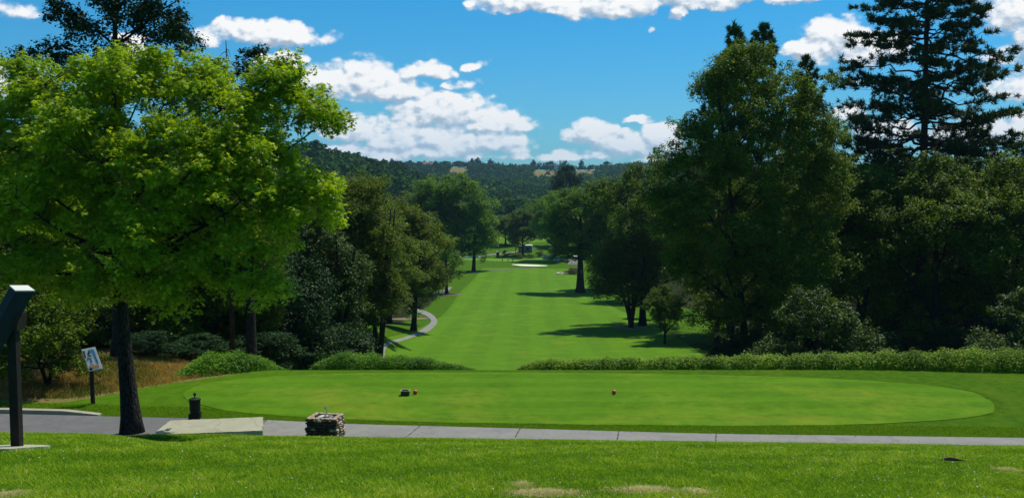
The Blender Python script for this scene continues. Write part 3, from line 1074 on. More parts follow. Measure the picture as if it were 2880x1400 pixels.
place('under', 2, 740, 60, 930, 260, 'dark shrub between the two left hedges', name='understory_shrub', cat='shrub', leafmat=M['leaf_dark'])
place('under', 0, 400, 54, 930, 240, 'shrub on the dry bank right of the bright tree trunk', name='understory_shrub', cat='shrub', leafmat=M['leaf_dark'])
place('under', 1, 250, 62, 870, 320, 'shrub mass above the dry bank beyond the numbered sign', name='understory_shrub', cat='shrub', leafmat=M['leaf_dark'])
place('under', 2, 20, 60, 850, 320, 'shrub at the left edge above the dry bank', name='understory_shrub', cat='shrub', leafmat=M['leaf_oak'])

rngp = np.random.RandomState(400)
for i, (u, Y, tv, wp, lab) in enumerate([(520, 63, 690, 420, 'dense shaded tree hanging low right of the bright tree trunk'), (700, 66, 660, 400, 'dense shaded tree hanging low above the first hedge mound'), (230, 60, 700, 420, 'dense shaded tree behind the numbered sign'),
                                         (840, 70, 700, 300, 'dense shaded tree hanging low between the two left hedges'), (0, 58, 700, 380, 'dense shaded tree at the far left behind the near sign')]):
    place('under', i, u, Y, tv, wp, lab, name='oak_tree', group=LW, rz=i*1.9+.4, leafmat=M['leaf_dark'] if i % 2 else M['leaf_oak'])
for i in range(16):
    u = 20+i*66+rngp.uniform(-20, 20)
    Y = 98+rngp.uniform(0, 30)
    place('oak', i, u, Y, 470+rngp.uniform(0, 90), 420, 'shaded oak deep in the left wood behind the nearer trunks', group='shaded oaks deep in the left wood', rz=i*1.7)
for i in range(18):
    u = 10+i*52+rngp.uniform(-20, 20)
    Y = 66+rngp.uniform(0, 26)
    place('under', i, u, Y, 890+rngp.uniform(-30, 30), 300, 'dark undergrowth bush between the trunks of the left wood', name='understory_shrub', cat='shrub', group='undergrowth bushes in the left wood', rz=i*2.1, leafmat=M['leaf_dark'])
for i in range(15):
    u = 2140+i*60+rngp.uniform(-20, 20)
    Y = 92+rngp.uniform(0, 22)
    place('under', i, u, Y, 900+rngp.uniform(-40, 40), 300, 'dark undergrowth bush between the trunks of the right wood', name='understory_shrub', cat='shrub', group='undergrowth bushes in the right wood', rz=i*2.1, leafmat=M['leaf_dark'])
for i in range(11):
    u = 2080+i*85+rngp.uniform(-20, 20)
    Y = 128+rngp.uniform(0, 30)
    place('oak', i, u, Y, 450+rngp.uniform(0, 60), 420, 'shaded oak deep in the right wood behind the nearer trunks', group='shaded oaks deep in the right wood', rz=i*1.7)

# right wood
b = on_ground(2110, 88)
spec = [(2090, 300, 150, 130, 0, 4), (1985, 470, 120, 130, 0, 4), (1890, 480, 75, 80, 0, 4), (1880, 590, 90, 100, -1, 4), (2290, 390, 90, 110, 0, 4), (2310, 560, 90, 120, 0, 4), (1940, 380, 60, 70, 0, 3), (2200, 250, 80, 70, 0, 3), (2040, 210, 70, 60, 0, 3), (2095, 180, 60, 60, 0, 2.5), (2155, 170, 40, 50, 0, 2), (2210, 430, 110, 160, 0, 4), (2270, 300, 50, 70, 0, 2), (2080, 560, 190, 170, -1, 5), (1900, 640, 100, 130, -1, 4), (2240, 660, 140, 170, 0, 4),
        (2070, 800, 220, 130, -1, 4), (1990, 250, 50, 70, 0, 2), (2200, 860, 150, 90, 0, 4), (2030, 900, 110, 90, 0, 4), (1915, 760, 60, 100, -1, 3), (2180, 780, 180, 150, -2, 4), (2060, 690, 180, 120, -3, 4), (2330, 480, 60, 90, 0, 3), (2330, 240, 22, 30, 0, 1), (1955, 340, 40, 40, 0, 2)]
make_tree('oak_tree', b, 31, px_lobes(b, 88, spec), 1100, 1.0, 190, .21, (M['leaf_oak'], M['bark']), .5, zrow(240, 88)-b.z,
          'broad dark oak, the tallest leafy crown on the right of the fairway', group=RW, limbs=34, trunks=2, spread=3.0, shell=.4)
place('oak', 1, 2420, 96, 430, 470, 'dark oak in front of the tall pine trunk', group=RW)
place('oak', 2, 2640, 92, 410, 470, 'dark oak just right of the tall pine trunk', group=RW)
place('oak', 3, 2850, 90, 420, 450, 'dark oak at the right edge of the view', group=RW)
place('oak', 0, 2530, 112, 400, 460, 'oak deep in the right wood behind the pine', group=RW)
place('oak', 3, 2320, 104, 375, 400, 'oak filling the gap between the broad oak and the pine', group=RW)
place('oak', 2, 2760, 116, 400, 460, 'oak behind the last two oaks at the right', group=RW)
place('oak', 1, 2960, 100, 400, 460, 'oak mostly beyond the right edge', group=RW)
place('live', 0, 2060, 118, 480, 300, 'brownish oak at the left flank of the broad oak', group=RW)
place('oak', 2, 1810, 165, 445, 330, 'oak behind the many-stemmed oak right of the fairway', group=RW)
place('live', 1, 1790, 230, 540, 200, 'far oak along the right edge of the fairway', group=RW)
place('under', 0, 2290, 74, 800, 330, 'grey green bushy tree in front of the dark right wood', name='bushy_tree', rz=.5, group=RW)
place('under', 1, 2900, 70, 800, 330, 'grey green bushy tree at the right edge above the hedge', name='bushy_tree', rz=1.5, group=RW)
place('under', 2, 2120, 84, 930, 260, 'low dark bush under the broad oak', name='bushy_tree', leafmat=M['leaf_dark'], group=RW)
place('under', 0, 2480, 84, 930, 260, 'low dark bush left of the pine foot', name='bushy_tree', rz=2.5, leafmat=M['leaf_dark'], group=RW)
place('under', 1, 2680, 84, 920, 300, 'low dark bush right of the pine foot', name='bushy_tree', rz=3.5, leafmat=M['leaf_dark'], group=RW)
place('round', 1, 1868, 130, 795, 120, 'small round tree over its own shadow right of the fairway', base=ground_at(1870, 968, 60), leafmat=M['leaf_oak'], name='round_tree')
place('round', 0, 1812, 160, 770, 90, 'slim young tree behind the many-stemmed oak', base=ground_at(1812, 896, 60), leafmat=M['leaf_oak'], name='round_tree', rz=3)
place('cotton', 1, 1735, 260, 500, 220, 'cottonwood leaning in behind the domed one', name='cottonwood_tree', rz=4, leafmat=M['leaf_oak'])

def shaped(name, seed, base, spec, n, r, per, leaf, mat, r0, topv, label, group=None, **kw):
    kw.setdefault('fork', .3)
    kw.setdefault('limbs', 16)
    return make_tree(name, base, seed, px_lobes(base, base.y, spec), n, r, per, leaf, (mat, M['bark']), r0, zrow(topv, base.y)-base.z, label, group=group, shell=.4, **kw)


shaped('oak_tree', 201, on_ground(950, 80), [(905, 700, 80, 90, 0, 3), (860, 800, 90, 90, -1, 3), (940, 860, 90, 100, 0, 3), (840, 920, 90, 70, 0, 3), (980, 780, 60, 80, 1, 3), (900, 620, 60, 60, 0, 2), (960, 940, 60, 50, 0, 2)],
       360, .8, 150, .19, M['leaf_grey'], .34, 640, 'grey green oak in front of the brownish oaks left of the valley path', LW, trunks=2, spread=1.8)
shaped('oak_tree', 202, on_ground(1062, 96), [(1030, 560, 70, 80, 0, 3), (990, 660, 90, 100, 0, 3), (1070, 700, 80, 100, -1, 3), (1030, 800, 100, 90, -1, 3), (1090, 850, 60, 70, -1, 2.5), (1000, 900, 70, 60, 0, 2.5), (950, 560, 50, 60, 1, 2)],
       380, .95, 150, .21, M['leaf_brown'], .4, 580, 'brownish live oak beside the start of the valley path', LW, trunks=3, spread=2.0, wig=.5)
shaped('oak_tree', 203, ground_at(1163, 930, 60), [(1130, 640, 80, 80, 0, 5), (1185, 700, 80, 90, -1, 4), (1110, 760, 90, 80, 0, 4), (1210, 780, 60, 60, 0, 3), (1150, 830, 70, 50, 0, 3), (1060, 700, 50, 90, 1, 3)],
       400, 1.25, 150, .28, M['leaf_brown'], .42, 650, 'brown green live oak overhanging the curl of the path', LW, lean=(1.2, 0), fork=.2, wig=.6)
shaped('round_tree', 204, ground_at(1256, 826, 60), [(1225, 700, 62, 60, 0, 5), (1265, 740, 48, 50, 0, 4), (1200, 750, 50, 50, 0, 4), (1240, 780, 60, 28, 0, 4), (1185, 690, 40, 50, 1, 3)],
       220, 1.3, 120, .34, M['leaf_cotton'], .4, 690, 'round bright green tree on the left edge of the fairway', fork=.2)
shaped('cottonwood_tree', 205, ground_at(1332, 762, 60), [(1230, 560, 80, 70, 0, 8), (1290, 560, 80, 75, 0, 8), (1195, 640, 55, 90, 1, 7), (1345, 620, 60, 75, 0, 7), (1300, 660, 80, 60, -2, 7), (1250, 690, 60, 60, 0, 6), (1330, 710, 48, 40, 0, 5), (1372, 670, 32, 50, 0, 5)],
       560, 2.2, 140, .55, M['leaf_cotton'], .8, 560, 'tall light green cottonwood at the far left end of the fairway', trunks=2, spread=4.0)
shaped('cottonwood_tree', 206, ground_at(1632, 823, 60), [(1600, 590, 75, 62, 0, 6), (1660, 590, 65, 60, 0, 6), (1560, 650, 45, 60, 0, 5), (1700, 650, 40, 60, 0, 5), (1620, 670, 80, 60, -1, 6), (1660, 710, 50, 34, 0, 4), (1590, 715, 50, 26, 0, 4)],
       520, 1.5, 140, .36, M['leaf_cotton'], .95, 580, 'big domed cottonwood with a thick bare trunk right of the fairway', fork=.35)
shaped('oak_tree', 207, ground_at(1775, 921, 60), [(1700, 760, 55, 60, 0, 4), (1775, 700, 80, 60, 0, 4), (1850, 750, 60, 80, 0, 4), (1770, 790, 90, 50, -1, 4), (1690, 820, 42, 28, 0, 3), (1840, 830, 60, 40, 0, 3), (1740, 730, 60, 60, 1, 4)],
       420, 1.1, 150, .26, M['leaf_brown'], .42, 720, 'many-stemmed oak standing alone on the right of the fairway', trunks=4, spread=4.0, fork=.3)
# bare soil rings under two of the fairway trees
polar_sheet('soil_ring', *gp(1775, 923), lambda t: 2.6*(1+.15*sin(3*t)), M['dirt'], .07, 'bare soil ring round the many-stemmed oak', skirt=.05)
polar_sheet('soil_ring', *gp(1262, 829), lambda t: 3.2*(1+.2*sin(2*t)), M['dirt'], .07, 'bare soil ring round the round tree left of the fairway', skirt=.05)

# trees around and beyond the green
FT = 'trees round the far end of the fairway'
far = [(1560, 400, 530, 150, 0, 'dense tree shading the parked cars beyond the bunker', 'leaf_cotton'),
       (1470, 430, 580, 110, 1, 'dark tree over the grey shed', 'leaf_oak'),
       (1500, 520, 600, 90, 0, 'tree behind the grey shed', 'leaf_cotton'),
       (1640, 420, 560, 140, 1, 'tree over the white-roofed shelter', 'leaf_oak'),
       (1595, 470, 545, 130, 0, 'tree behind the parked cars', 'leaf_oak'),
       (1422, 470, 600, 95, 1, 'lone dark tree on the far lawn', 'leaf_oak'),
       (1365, 480, 585, 90, 0, 'tree at the left of the far lawn', 'leaf_cotton'),
       (1290, 430, 560, 120, 1, 'tree behind the cottonwood by the water', 'leaf_oak'),
       (1530, 600, 590, 90, 1, 'distant tree closing the valley lawn', 'leaf_oak'),
       (1400, 640, 590, 80, 0, 'distant tree on the left behind the far lawn', 'leaf_cotton'),
       (1455, 640, 585, 90, 1, 'distant tree in the middle behind the far lawn', 'leaf_oak'),
       (1340, 620, 575, 90, 1, 'distant tree at the foot of the left hill', 'leaf_oak'),
       (1700, 420, 545, 150, 0, 'tree closing the right side of the far fairway', 'leaf_oak'),
       (1240, 470, 560, 130, 0, 'tree in the far wood left of the cottonwood', 'leaf_oak'),
       (1600, 620, 575, 110, 0, 'distant tree behind the shelter', 'leaf_cotton')]
for i, (u, Y, tv, wp, vi, lab, lm) in enumerate(far):
    place('cotton', vi, u, Y, tv, wp, lab, name='valley_tree', rz=i*1.3, leafmat=M[lm], group=FT)
place('round', 1, 1448, 400, 655, 32, 'small pointed young tree left of the grey shed', base=ground_at(1450, 712, 60), name='young_tree', leafmat=M['leaf_cotton'])


# ---- pines
def pine(name, base, seed, height, width, first, n_whorl, label, mats, r0, tufts=16, needles=34, nl=.30, up=.25, cat='pine', group=None, dens=1.0, conic=.6, lean=(0, 0)):
    rng = np.random.RandomState(seed)
    root = empty(name, base, 0, label, cat, group)
    w_, l_ = MB(), MB()
    ts = np.linspace(0, 1, 16)
    tp = np.stack([ts*lean[0]+np.sin(ts*5)*.08, ts*lean[1], ts*height-.2], 1)
    w_.tube(tp, r0*(1-.9*ts)*(1+.5*np.exp(-ts*14)), 12)
    TP = []
    for k_ in range(n_whorl):
        f = first+(1-first)*(k_+rng.uniform(0, .9))/n_whorl
        z = f*height
        rel = (f-first)/(1-first)
        prof = (1-rel)**conic*(.55+.45*min(1, rel*5+.45))
        nb = rng.randint(4, 7)
        a0 = rng.uniform(0, 2*pi)
        for b_ in range(nb):
            a = a0+2*pi*b_/nb+rng.uniform(-.4, .4)
            L_ = width*.5*prof*rng.uniform(.6, 1.12)
            if L_ < .3:
                continue
            s = np.array([np.interp(z, tp[:, 2], tp[:, 0]), 0, z])
            sag = -.42*L_*(1-rel*.8)*rng.uniform(.1, 1.25)
            dr = np.array([cos(a), sin(a), 0])
            e = s+dr*L_+np.array([0, 0, sag+up*L_])
            mid = s+dr*L_*.5+np.array([0, 0, sag*.9+.12*L_])
            P_ = bez(s, mid, e, 10)
            P_[1:] += rng.normal(0, .03*L_, (9, 3))
            w_.tube(P_, np.linspace(.035+.012*L_, .012, 10), 5, cap=False)
            nt = int(tufts*dens*(L_/(width*.5))+4)
            for t_ in range(nt):
                q_ = rng.uniform(.25, 1)**.7
                i = q_*9
                j = min(int(i), 8)
                p_ = P_[j]*(1-(i-j))+P_[j+1]*(i-j)
                sd = np.array([-dr[1], dr[0], 0])*rng.choice([-1, 1])
                tl = L_*.34*rng.uniform(.2, 1)*(1.15-q_*.6)
                tip = p_+(dr*.6+sd*rng.uniform(.3, 1.0))*tl+np.array([0, 0, rng.uniform(-.22, .5)*tl])
                if tl > .25:
                    w_.tube([p_, (p_+tip)/2+np.array([0, 0, -.06*tl]), tip], [.022, .014, .009], 4, cap=False)
                TP.append((tip, dr))
                if rng.uniform() < .5:
                    TP.append(((p_*.45+tip*.55)+rng.normal(0, .06, 3), dr))
            TP.append((e, dr))
    # leader tufts
    for _ in range(10):
        TP.append((tp[-1]+rng.normal(0, .15, 3)-np.array([0, 0, rng.uniform(0, 1.2)]), np.array([0, 0, 1.0])))
    TPp = np.array([t for t, _ in TP])
    TPd = np.array([d for _, d in TP])
    K = len(TPp)
    idx = np.repeat(np.arange(K), needles)
    n = len(idx)
    d = unit(rng, n)+TPd[idx]*.35+np.array([0, 0, .5])
    d /= np.linalg.norm(d, axis=1)[:, None]
    st = TPp[idx]+d*.02+unit(rng, n)*(.16*nl/.3)*rng.uniform(0, 1, n)[:, None]
    ln = nl*rng.uniform(.7, 1.15, n)
    sd = np.cross(d, unit(rng, n))
    sd /= np.linalg.norm(sd, axis=1)[:, None]+1e-9
    wd = .034*nl/.3
    v = np.stack([st-sd*wd, st+sd*wd, st+d*ln[:, None]], 1).reshape(-1, 3)
    tint = np.repeat(np.clip(.45+rng.uniform(-.25, .25, K)[idx]+rng.normal(0, .12, n), 0, 1), 3)
    l_.add(v, np.arange(n*3).reshape(-1, 3), 0, tint)
    w_.build('trunk', mats[1], root, smooth=True)
    l_.build('crown', mats[0], root)
    return root


b = on_ground(2592, 108)
hp = zrow(-330, 108)-b.z
pine('pine_tree', b, 41, hp, 21.5, .38, 40, 'very tall open pine against the clouds, its top beyond the view', (M['needle'], M['bark_pine']), .62, tufts=24, needles=26, nl=.48, conic=.45)
PG = 'young pines behind the broad oak'
for i, (u, Y, tv, wp, lab) in enumerate([(2062, 104, 62, 120, 'pine top standing left of the pair above the broad oak'), (2140, 106, 70, 130, 'pine top standing right of the pair above the broad oak'),
                                         (2262, 108, 158, 110, 'short pine top at the right shoulder of the broad oak'), (2020, 112, 170, 110, 'short pine top at the left shoulder of the broad oak')]):
    b = on_ground(u, Y)
    hh = zrow(tv, Y)-b.z
    pine('pine_tree', b, 50+i, hh, wp*Y/FPX*2.0, .45, 19, lab, (M['needle2'], M['bark_pine']), .3, tufts=5, needles=26, nl=.46, up=1.25, group=PG, conic=.75)
b = on_ground(1592, 520)
place('oak', 0, 1592, 520, 446, 105, 'dark pointed tree rising above the far cottonwoods', name='valley_tree', leafmat=M['leaf_dark'])
b = on_ground(2900, 120)
place('oak', 2, 2905, 118, 325, 260, 'tree top peeping in at the right edge', group=RW, leafmat=M['leaf_dark'])

# ---- hedges


def hedge(name, pts, height, depth, n, leaf, mat, seed, label, taper_l=.0, taper_r=.0, per=1):
    """leafy hedge along pts [(x, y)], height at each point"""
    rng = np.random.RandomState(seed)
    P_ = resample(np.array(pts, float), .3)
    s = np.concatenate([[0], np.cumsum(np.linalg.norm(np.diff(P_, axis=0), axis=1))])
    L_ = s[-1]
    t = rng.uniform(0, L_, n)
    x = np.interp(t, s, P_[:, 0])
    y = np.interp(t, s, P_[:, 1])
    hh = np.interp(t/L_, np.linspace(0, 1, len(height)), height)*(1+.05*np.sin(t*1.9+seed)+.05*np.sin(t*4.7+1)+.04*np.sin(t*9.1))
    if taper_l:
        hh *= np.sqrt(np.clip(t/taper_l, 0.02, 1))
    if taper_r:
        hh *= np.sqrt(np.clip((L_-t)/taper_r, 0.02, 1))
    a = rng.uniform(-.15*pi, 1.15*pi, n)
    r = rng.uniform(.62, 1.05, n)+.10*np.sin(t*11+a*3)*np.sin(t*6.3)+rng.normal(0, .06, n)
    dy = np.cos(a)*depth*.5*r*(hh/max(height))**.4
    dz = np.maximum(np.sin(a), -.02)*hh*r
    dxj = rng.normal(0, .1, n)
    X, Y = x+dxj, y+dy
    Z = H(X, Y)+dz+.02
    nrm = np.stack([rng.normal(0, .5, n), np.cos(a)+rng.normal(0, .45, n), np.sin(a)+.9+rng.normal(0, .45, n)], 1)
    tint = np.clip(.40+.10*np.sin(t*1.3+seed)+.08*np.sin(t*3.3)+rng.normal(0, .2, n), .01, 1)
    root = empty(name, (0, 0, 0), 0, label, 'hedge')
    root.location = (float(P_[0, 0]), float(P_[0, 1]), hz(P_[0, 0], P_[0, 1]))
    off = np.array(root.location)
    l_ = MB()
    put_leaves(l_, np.stack([X, Y, Z], 1)-off, nrm, leaf, rng, tint)
    l_.build('foliage', mat, root)
    return root


def hx(u, Y):
    return ((u-1440)/FPX*Y, Y)


hedge('hedge', [hx(878, 48.4), hx(1100, 48.2), hx(1325, 48.0)], [.72, .80, .72, .5, .3], 1.5, 30000, .085, M['leaf_hedge'], 61, 'leafy green hedge mound behind the tee, left of the gap', 1.0, 1.6)
hedge('hedge', [hx(1463, 48.3), hx(1800, 48.4), hx(2300, 48.2), hx(2700, 47.3), hx(3150, 46.5)], [.45, .56, .66, .74, .85, 1.0, 1.05], 1.7, 90000, .10, M['leaf_hedge2'], 62, 'long clipped hedge behind the tee running out of view on the right', .9, 0)
hedge('hedge', [hx(490, 45.4), hx(600, 46.6), hx(785, 48.2)], [.35, .75, .85, .65, .25], 2.2, 26000, .095, M['leaf_hedge'], 63, 'spreading leafy hedge mound on the bank left of the other two', 1.0, 1.0)

# ------------------------------------------------------------------ far forest and ridge


def build_forest():
    rng = np.random.RandomState(77)
    ys, xs = [], []
    pts = []
    # jittered rows, closer together near and wider far away
    y = 560.0
    while y < 2090:
        sp = 7.5+y*.0018
        n = int(.62*y/sp)
        x = -.32*y+np.arange(n)*sp+rng.uniform(-.45, .45, n)*sp
        pts.append(np.stack([x, y+rng.uniform(-.5, .5, n)*sp], 1))
        y += sp*1.05
    P_ = np.concatenate(pts)
    x, y = P_[:, 0], P_[:, 1]
    u = x/y
    # leave clear: the valley lawn and the dry grass on the ridge
    clear = ((np.abs(x+18) < 50) & (y < 600))
    rd = ((np.abs(u+.053) < .009) & (y > 1800) & (y < 2000)) | ((np.abs(u-.034) < .013) & (y > 1790) & (y < 2000)) | ((np.abs(u-.072) < .011) & (y > 1830) & (y < 2060))
    keep = ~clear & ~(rd & (rng.uniform(size=len(x)) < .97))
    # leave out those that nothing in the photo shows: hidden behind the brow of the left hill
    x, y, = x[keep], y[keep]
    z = H(x, y)
    n = len(x)
    hgt = rng.uniform(6, 12, n)*(1+.35*(rng.uniform(size=n) < .06))*(.8+.0002*y)
    wid = hgt*rng.uniform(.7, 1.1, n)
    con = rng.uniform(size=n) < .12
    wid[con] *= .5
    hgt[con] *= 1.25
    K = 44
    idx = np.repeat(np.arange(n), K)
    d = unit(rng, n*K)
    d[:, 2] = np.abs(d[:, 2])*1.0-.25
    rr = rng.uniform(.75, 1.02, n*K)
    lump = 1+.18*np.sin(d[:, 0]*5+idx)+.18*np.sin(d[:, 1]*6+idx*1.7)
    off = d*rr[:, None]*lump[:, None]
    k_ = con[idx]
    off[k_, 0] *= np.clip(.9-off[k_, 2], .1, 1.1)
    off[k_, 1] *= np.clip(.9-off[k_, 2], .1, 1.1)
    off[:, 0] *= wid[idx]*.5
    off[:, 1] *= wid[idx]*.5
    off[:, 2] = (off[:, 2]+.45)*hgt[idx]*.66+.5
    pos = np.stack([x, y, z], 1)[idx]+off
    nrm = d*1.0+unit(rng, n*K)*.5+np.array([0, 0, .5])
    tt = rng.normal(0, .30, n)+.15*np.sin(x*.013)+.12*np.sin(y*.02+x*.007)
    tint = np.clip(.42+tt[idx]+rng.normal(0, .08, n*K), 0.01, 1)
    mb = MB()
    put_leaves(mb, pos, nrm, (wid[idx]*.40), rng, tint, fold=.4)
    o = mb.build('hillside_forest', M['hill_leaf'])
    tag(o, 'dense dark green forest covering the hills behind the valley', 'forest', kind='stuff')
    print('forest trees', n)


build_forest()

# single trees standing on the skyline
SG = 'trees standing out on the skyline ridge'
sky = [(1105, 446, 26, 0, 'feathery tree tallest on the left part of the skyline'), (1127, 452, 26, 1, 'feathery tree second on the left part of the skyline'), (1252, 455, 34, 2, 'rounded dark tree just right of the red-roofed house on the ridge'),
       (1290, 455, 40, 3, 'wide dark tree above the left dry grass patch'), (1328, 446, 14, 4, 'narrow conifer right of the wide dark skyline trees'), (1345, 444, 18, 4, 'taller conifer beside the narrow skyline conifer'), (1380, 448, 14, 4, 'lone pointed conifer left of the middle of the skyline'),
       (1500, 450, 16, 4, 'pointed conifer left of the white house on the ridge'), (1548, 455, 34, 0, 'rounded tree touching the white house on the ridge'),
       (1634, 450, 13, 4, 'slim isolated tree on the right dry ridge'), (1705, 455, 18, 1, 'small tree near the right end of the skyline'), (1792, 455, 16, 4, 'little conifer at the right end of the skyline')]
for i, (u, tv, wp, vi, lab) in enumerate(sky):
    Y = 2035.0 if u > 1150 else 1250
    b = on_ground(u, Y)
    kind = 'oak' if vi < 4 else 'round'
    place(kind, vi, u, Y, tv-3, wp*1.15, lab, name='skyline_tree', leafmat=M['hill_leaf'], group=SG, rz=i*1.1)

# ------------------------------------------------------------------ houses on the ridge, shed, shelter
M['stucco'] = simple('stucco', (.62, .50, .40), .8)
M['whitewall'] = simple('white_wall', (.72, .68, .62), .8)
M['redroof'] = simple('red_roof', (.30, .10, .06), .8)
M['darkroof'] = simple('dark_roof', (.08, .06, .05), .8)
M['glass'] = simple('dark_glass', (.03, .04, .05), .1, .5)
M['shed'] = simple('shed_wall', (.17, .22, .24), .6)
M['whiteroof'] = simple('white_roof', (.85, .85, .82), .5)
M['steel'] = simple('steel_post', (.35, .35, .35), .4, .5, .6)


def house(b, w_, d_, h_, wall, roof, label, rz=0.0, name='house', rh=.35):
    root = empty(name, b, rz, label, 'house')
    mb = MB()
    mb.box((0, 0, h_/2-.5), (w_, d_, h_+1))
    mb.add([(-w_/2+.01, -d_/2+.01, h_), (-w_/2+.01, d_/2-.01, h_), (-w_/2+.01, 0, h_+w_*rh*.42)], [(0, 1, 2)])
    mb.add([(w_/2-.01, -d_/2+.01, h_), (w_/2-.01, d_/2-.01, h_), (w_/2-.01, 0, h_+w_*rh*.42)], [(0, 2, 1)])
    mb.build('wall', wall, root)
    r_ = MB()
    e, zr, t = .5, h_+w_*rh*.45, .25
    r_.hull8([(-w_/2-e, -d_/2-e, h_-.15), (w_/2+e, -d_/2-e, h_-.15), (w_/2+e, 0, zr), (-w_/2-e, 0, zr)], [(-w_/2-e, -d_/2-e, h_-.15+t), (w_/2+e, -d_/2-e, h_-.15+t), (w_/2+e, 0, zr+t), (-w_/2-e, 0, zr+t)])
    r_.hull8([(-w_/2-e, 0, zr), (w_/2+e, 0, zr), (w_/2+e, d_/2+e, h_-.15), (-w_/2-e, d_/2+e, h_-.15)], [(-w_/2-e, 0, zr+t), (w_/2+e, 0, zr+t), (w_/2+e, d_/2+e, h_-.15+t), (-w_/2-e, d_/2+e, h_-.15+t)])
    ro = r_.build('roof', roof, root)
    c_ = MB()
    c_.box((w_*.25, 0, zr+.6), (.9, .9, 1.6))
    c_.build('chimney', wall, ro)
    n = max(2, int(w_/4))
    for i in range(n):
        m_ = MB()
        m_.box((-w_/2+(i+.5)*w_/n, -d_/2-.02, h_*.5), (1.4, .1, 1.3))
        m_.build('window', M['glass'], root)
    return root


b = on_ground(1207, 1965)
house((b.x, b.y, b.z+4), 24, 10, 4.0, M['stucco'], M['redroof'], 'low house with a red roof on the left of the skyline ridge')
b = on_ground(1565, 1985)
house((b.x, b.y, b.z+6), 7, 7, 6.5, M['whitewall'], M['darkroof'], 'small pale house beside a rounded tree on the skyline ridge', rh=.5)

# grey shed with white flat roof
b = ground_at(1478, 709, 60)
root = empty('shed', b, R(-6), 'grey blue shed with a white flat roof beyond the green', 'shed')
mb = MB()
mb.box((0, 0, 1.4), (6.0, 3.4, 2.8))
mb.build('wall', M['shed'], root)
mb = MB()
mb.box((.9, 0, 3.02), (4.2, 4.2, .42))
mb.build('roof', M['whiteroof'], root)
mb = MB()
mb.box((-1.6, -1.72, 1.05), (.95, .08, 2.1))
mb.build('door', M['steel'], root)
mb = MB()
mb.box((1.2, -1.72, 1.6), (1.2, .08, .9))
mb.build('window', M['glass'], root)

# open shelter with white roof
b = ground_at(1620, 741, 60)
root = empty('shelter', (b.x, b.y, b.z), R(4), 'open shelter with a flat white roof beside the concrete apron', 'shelter')
mb = MB()
mb.box((0, 0, 2.75), (3.6, 2.8, .3))
mb.build('roof', M['whiteroof'], root)
for sx_ in (-1.6, 1.6):
    for sy_ in (-1.2, 1.2):
        mb = MB()
        mb.box((sx_, sy_, 1.3), (.12, .12, 2.6))
        mb.build('post', M['steel'], root)

# golf carts
M['cartbody'] = simple('cart_body', (.62, .60, .50), .4, .5)
M['rubber'] = simple('rubber', (.02, .02, .02), .8)
M['seat'] = simple('cart_seat', (.30, .27, .2), .6)
M['carblue'] = simple('dark_blue_paint', (.03, .04, .09), .25, .6)
M['cargrey'] = simple('dark_grey_paint', (.07, .08, .1), .25, .6)


def golf_cart(b, rz, label):
    root = empty('golf_cart', b, rz, label, 'golf cart', 'carts parked round the far shelter')
    mb = MB()
    mb.box((0, 0, .42), (2.3, 1.15, .28))
    mb.hull8([(-1.2, -.55, .5), (-.6, -.55, .5), (-.6, .55, .5), (-1.2, .55, .5)], [(-1.1, -.5, .85), (-.75, -.5, .95), (-.75, .5, .95), (-1.1, .5, .85)])
    mb.box((.75, 0, .7), (.8, 1.1, .35))
    mb.build('body', M['cartbody'], root)
    mb = MB()
    mb.box((.2, 0, .8), (.5, 1.05, .15))
    mb.box((.5, 0, 1.1), (.12, 1.05, .5))
    mb.build('seat', M['seat'], root)
    mb = MB()
    mb.box((0, 0, 1.85), (1.9, 1.25, .1), taper=.92)
    mb.build('roof', M['whiteroof'], root)
    for x_ in (-.8, .8):
        for y_ in (-.5, .5):
            mb = MB()
            mb.tube([(x_, y_, .6), (x_*.98, y_, 1.8)], .025, 6)
            mb.build('post', M['steel'], root)
            mb = MB()
            mb.tube([(x_, y_-.09, .24), (x_, y_+.09, .24)], .24, 14)
            mb.build('wheel', M['rubber'], root)
    return root


def car(b, rz, mat, label):
    root = empty('parked_car', b, rz, label, 'car', 'cars parked in the shade beyond the bunker')
    prof = [(-2.2, .35), (-2.2, .8), (-1.95, .95), (-1.0, 1.0), (-.45, 1.42), (.85, 1.46), (1.6, 1.05), (2.15, .98), (2.2, .4)]
    mb = MB()
    n = len(prof)
    rows = [(-.88, 1.0), (-.8, 1.0), (.8, 1.0), (.88, 1.0)]
    v = []
    for (yy, _) in rows:
        for (px_, pz_) in prof:
            inn = .9 if (pz_ > 1.1) else 1.0
            v.append((px_, yy*inn, pz_-(.06 if abs(yy) > .85 else 0)))
    f = []
    for r_ in range(3):
        for i in range(n-1):
            f.append((r_*n+i, r_*n+i+1, (r_+1)*n+i+1, (r_+1)*n+i))
    mb.add(v, f)
    mb.F.append((np.array([list(range(n))]), 0))
    mb.F.append((np.array([list(range(3*n, 4*n))[::-1]]), 0))
    mb.build('body', mat, root)
    for s_ in (-1, 1):
        mb = MB()
        mb.add([(-.8, s_*.86, 1.04), (1.3, s_*.86, 1.06), (.8, s_*.80, 1.38), (-.42, s_*.80, 1.36)], [(0, 1, 2, 3) if s_ < 0 else (3, 2, 1, 0)])
        mb.build('side_window', M['glass'], root)
        for x_ in (-1.35, 1.35):
            mb = MB()
            mb.tube([(x_, s_*.80, .33), (x_, s_*.93, .33)], .33, 16)
            mb.build('wheel', M['rubber'], root)
        mb = MB()
        mb.box((-2.2, s_*.62, .72), (.06, .3, .14))
        mb.build('headlight', M['whiteroof'], root)
    mb = MB()
    mb.add([(-.98, -.68, 1.03), (-.98, .68, 1.03), (-.50, .62, 1.41), (-.50, -.62, 1.41)], [(0, 3, 2, 1)])
    mb.build('windscreen', M['glass'], root)


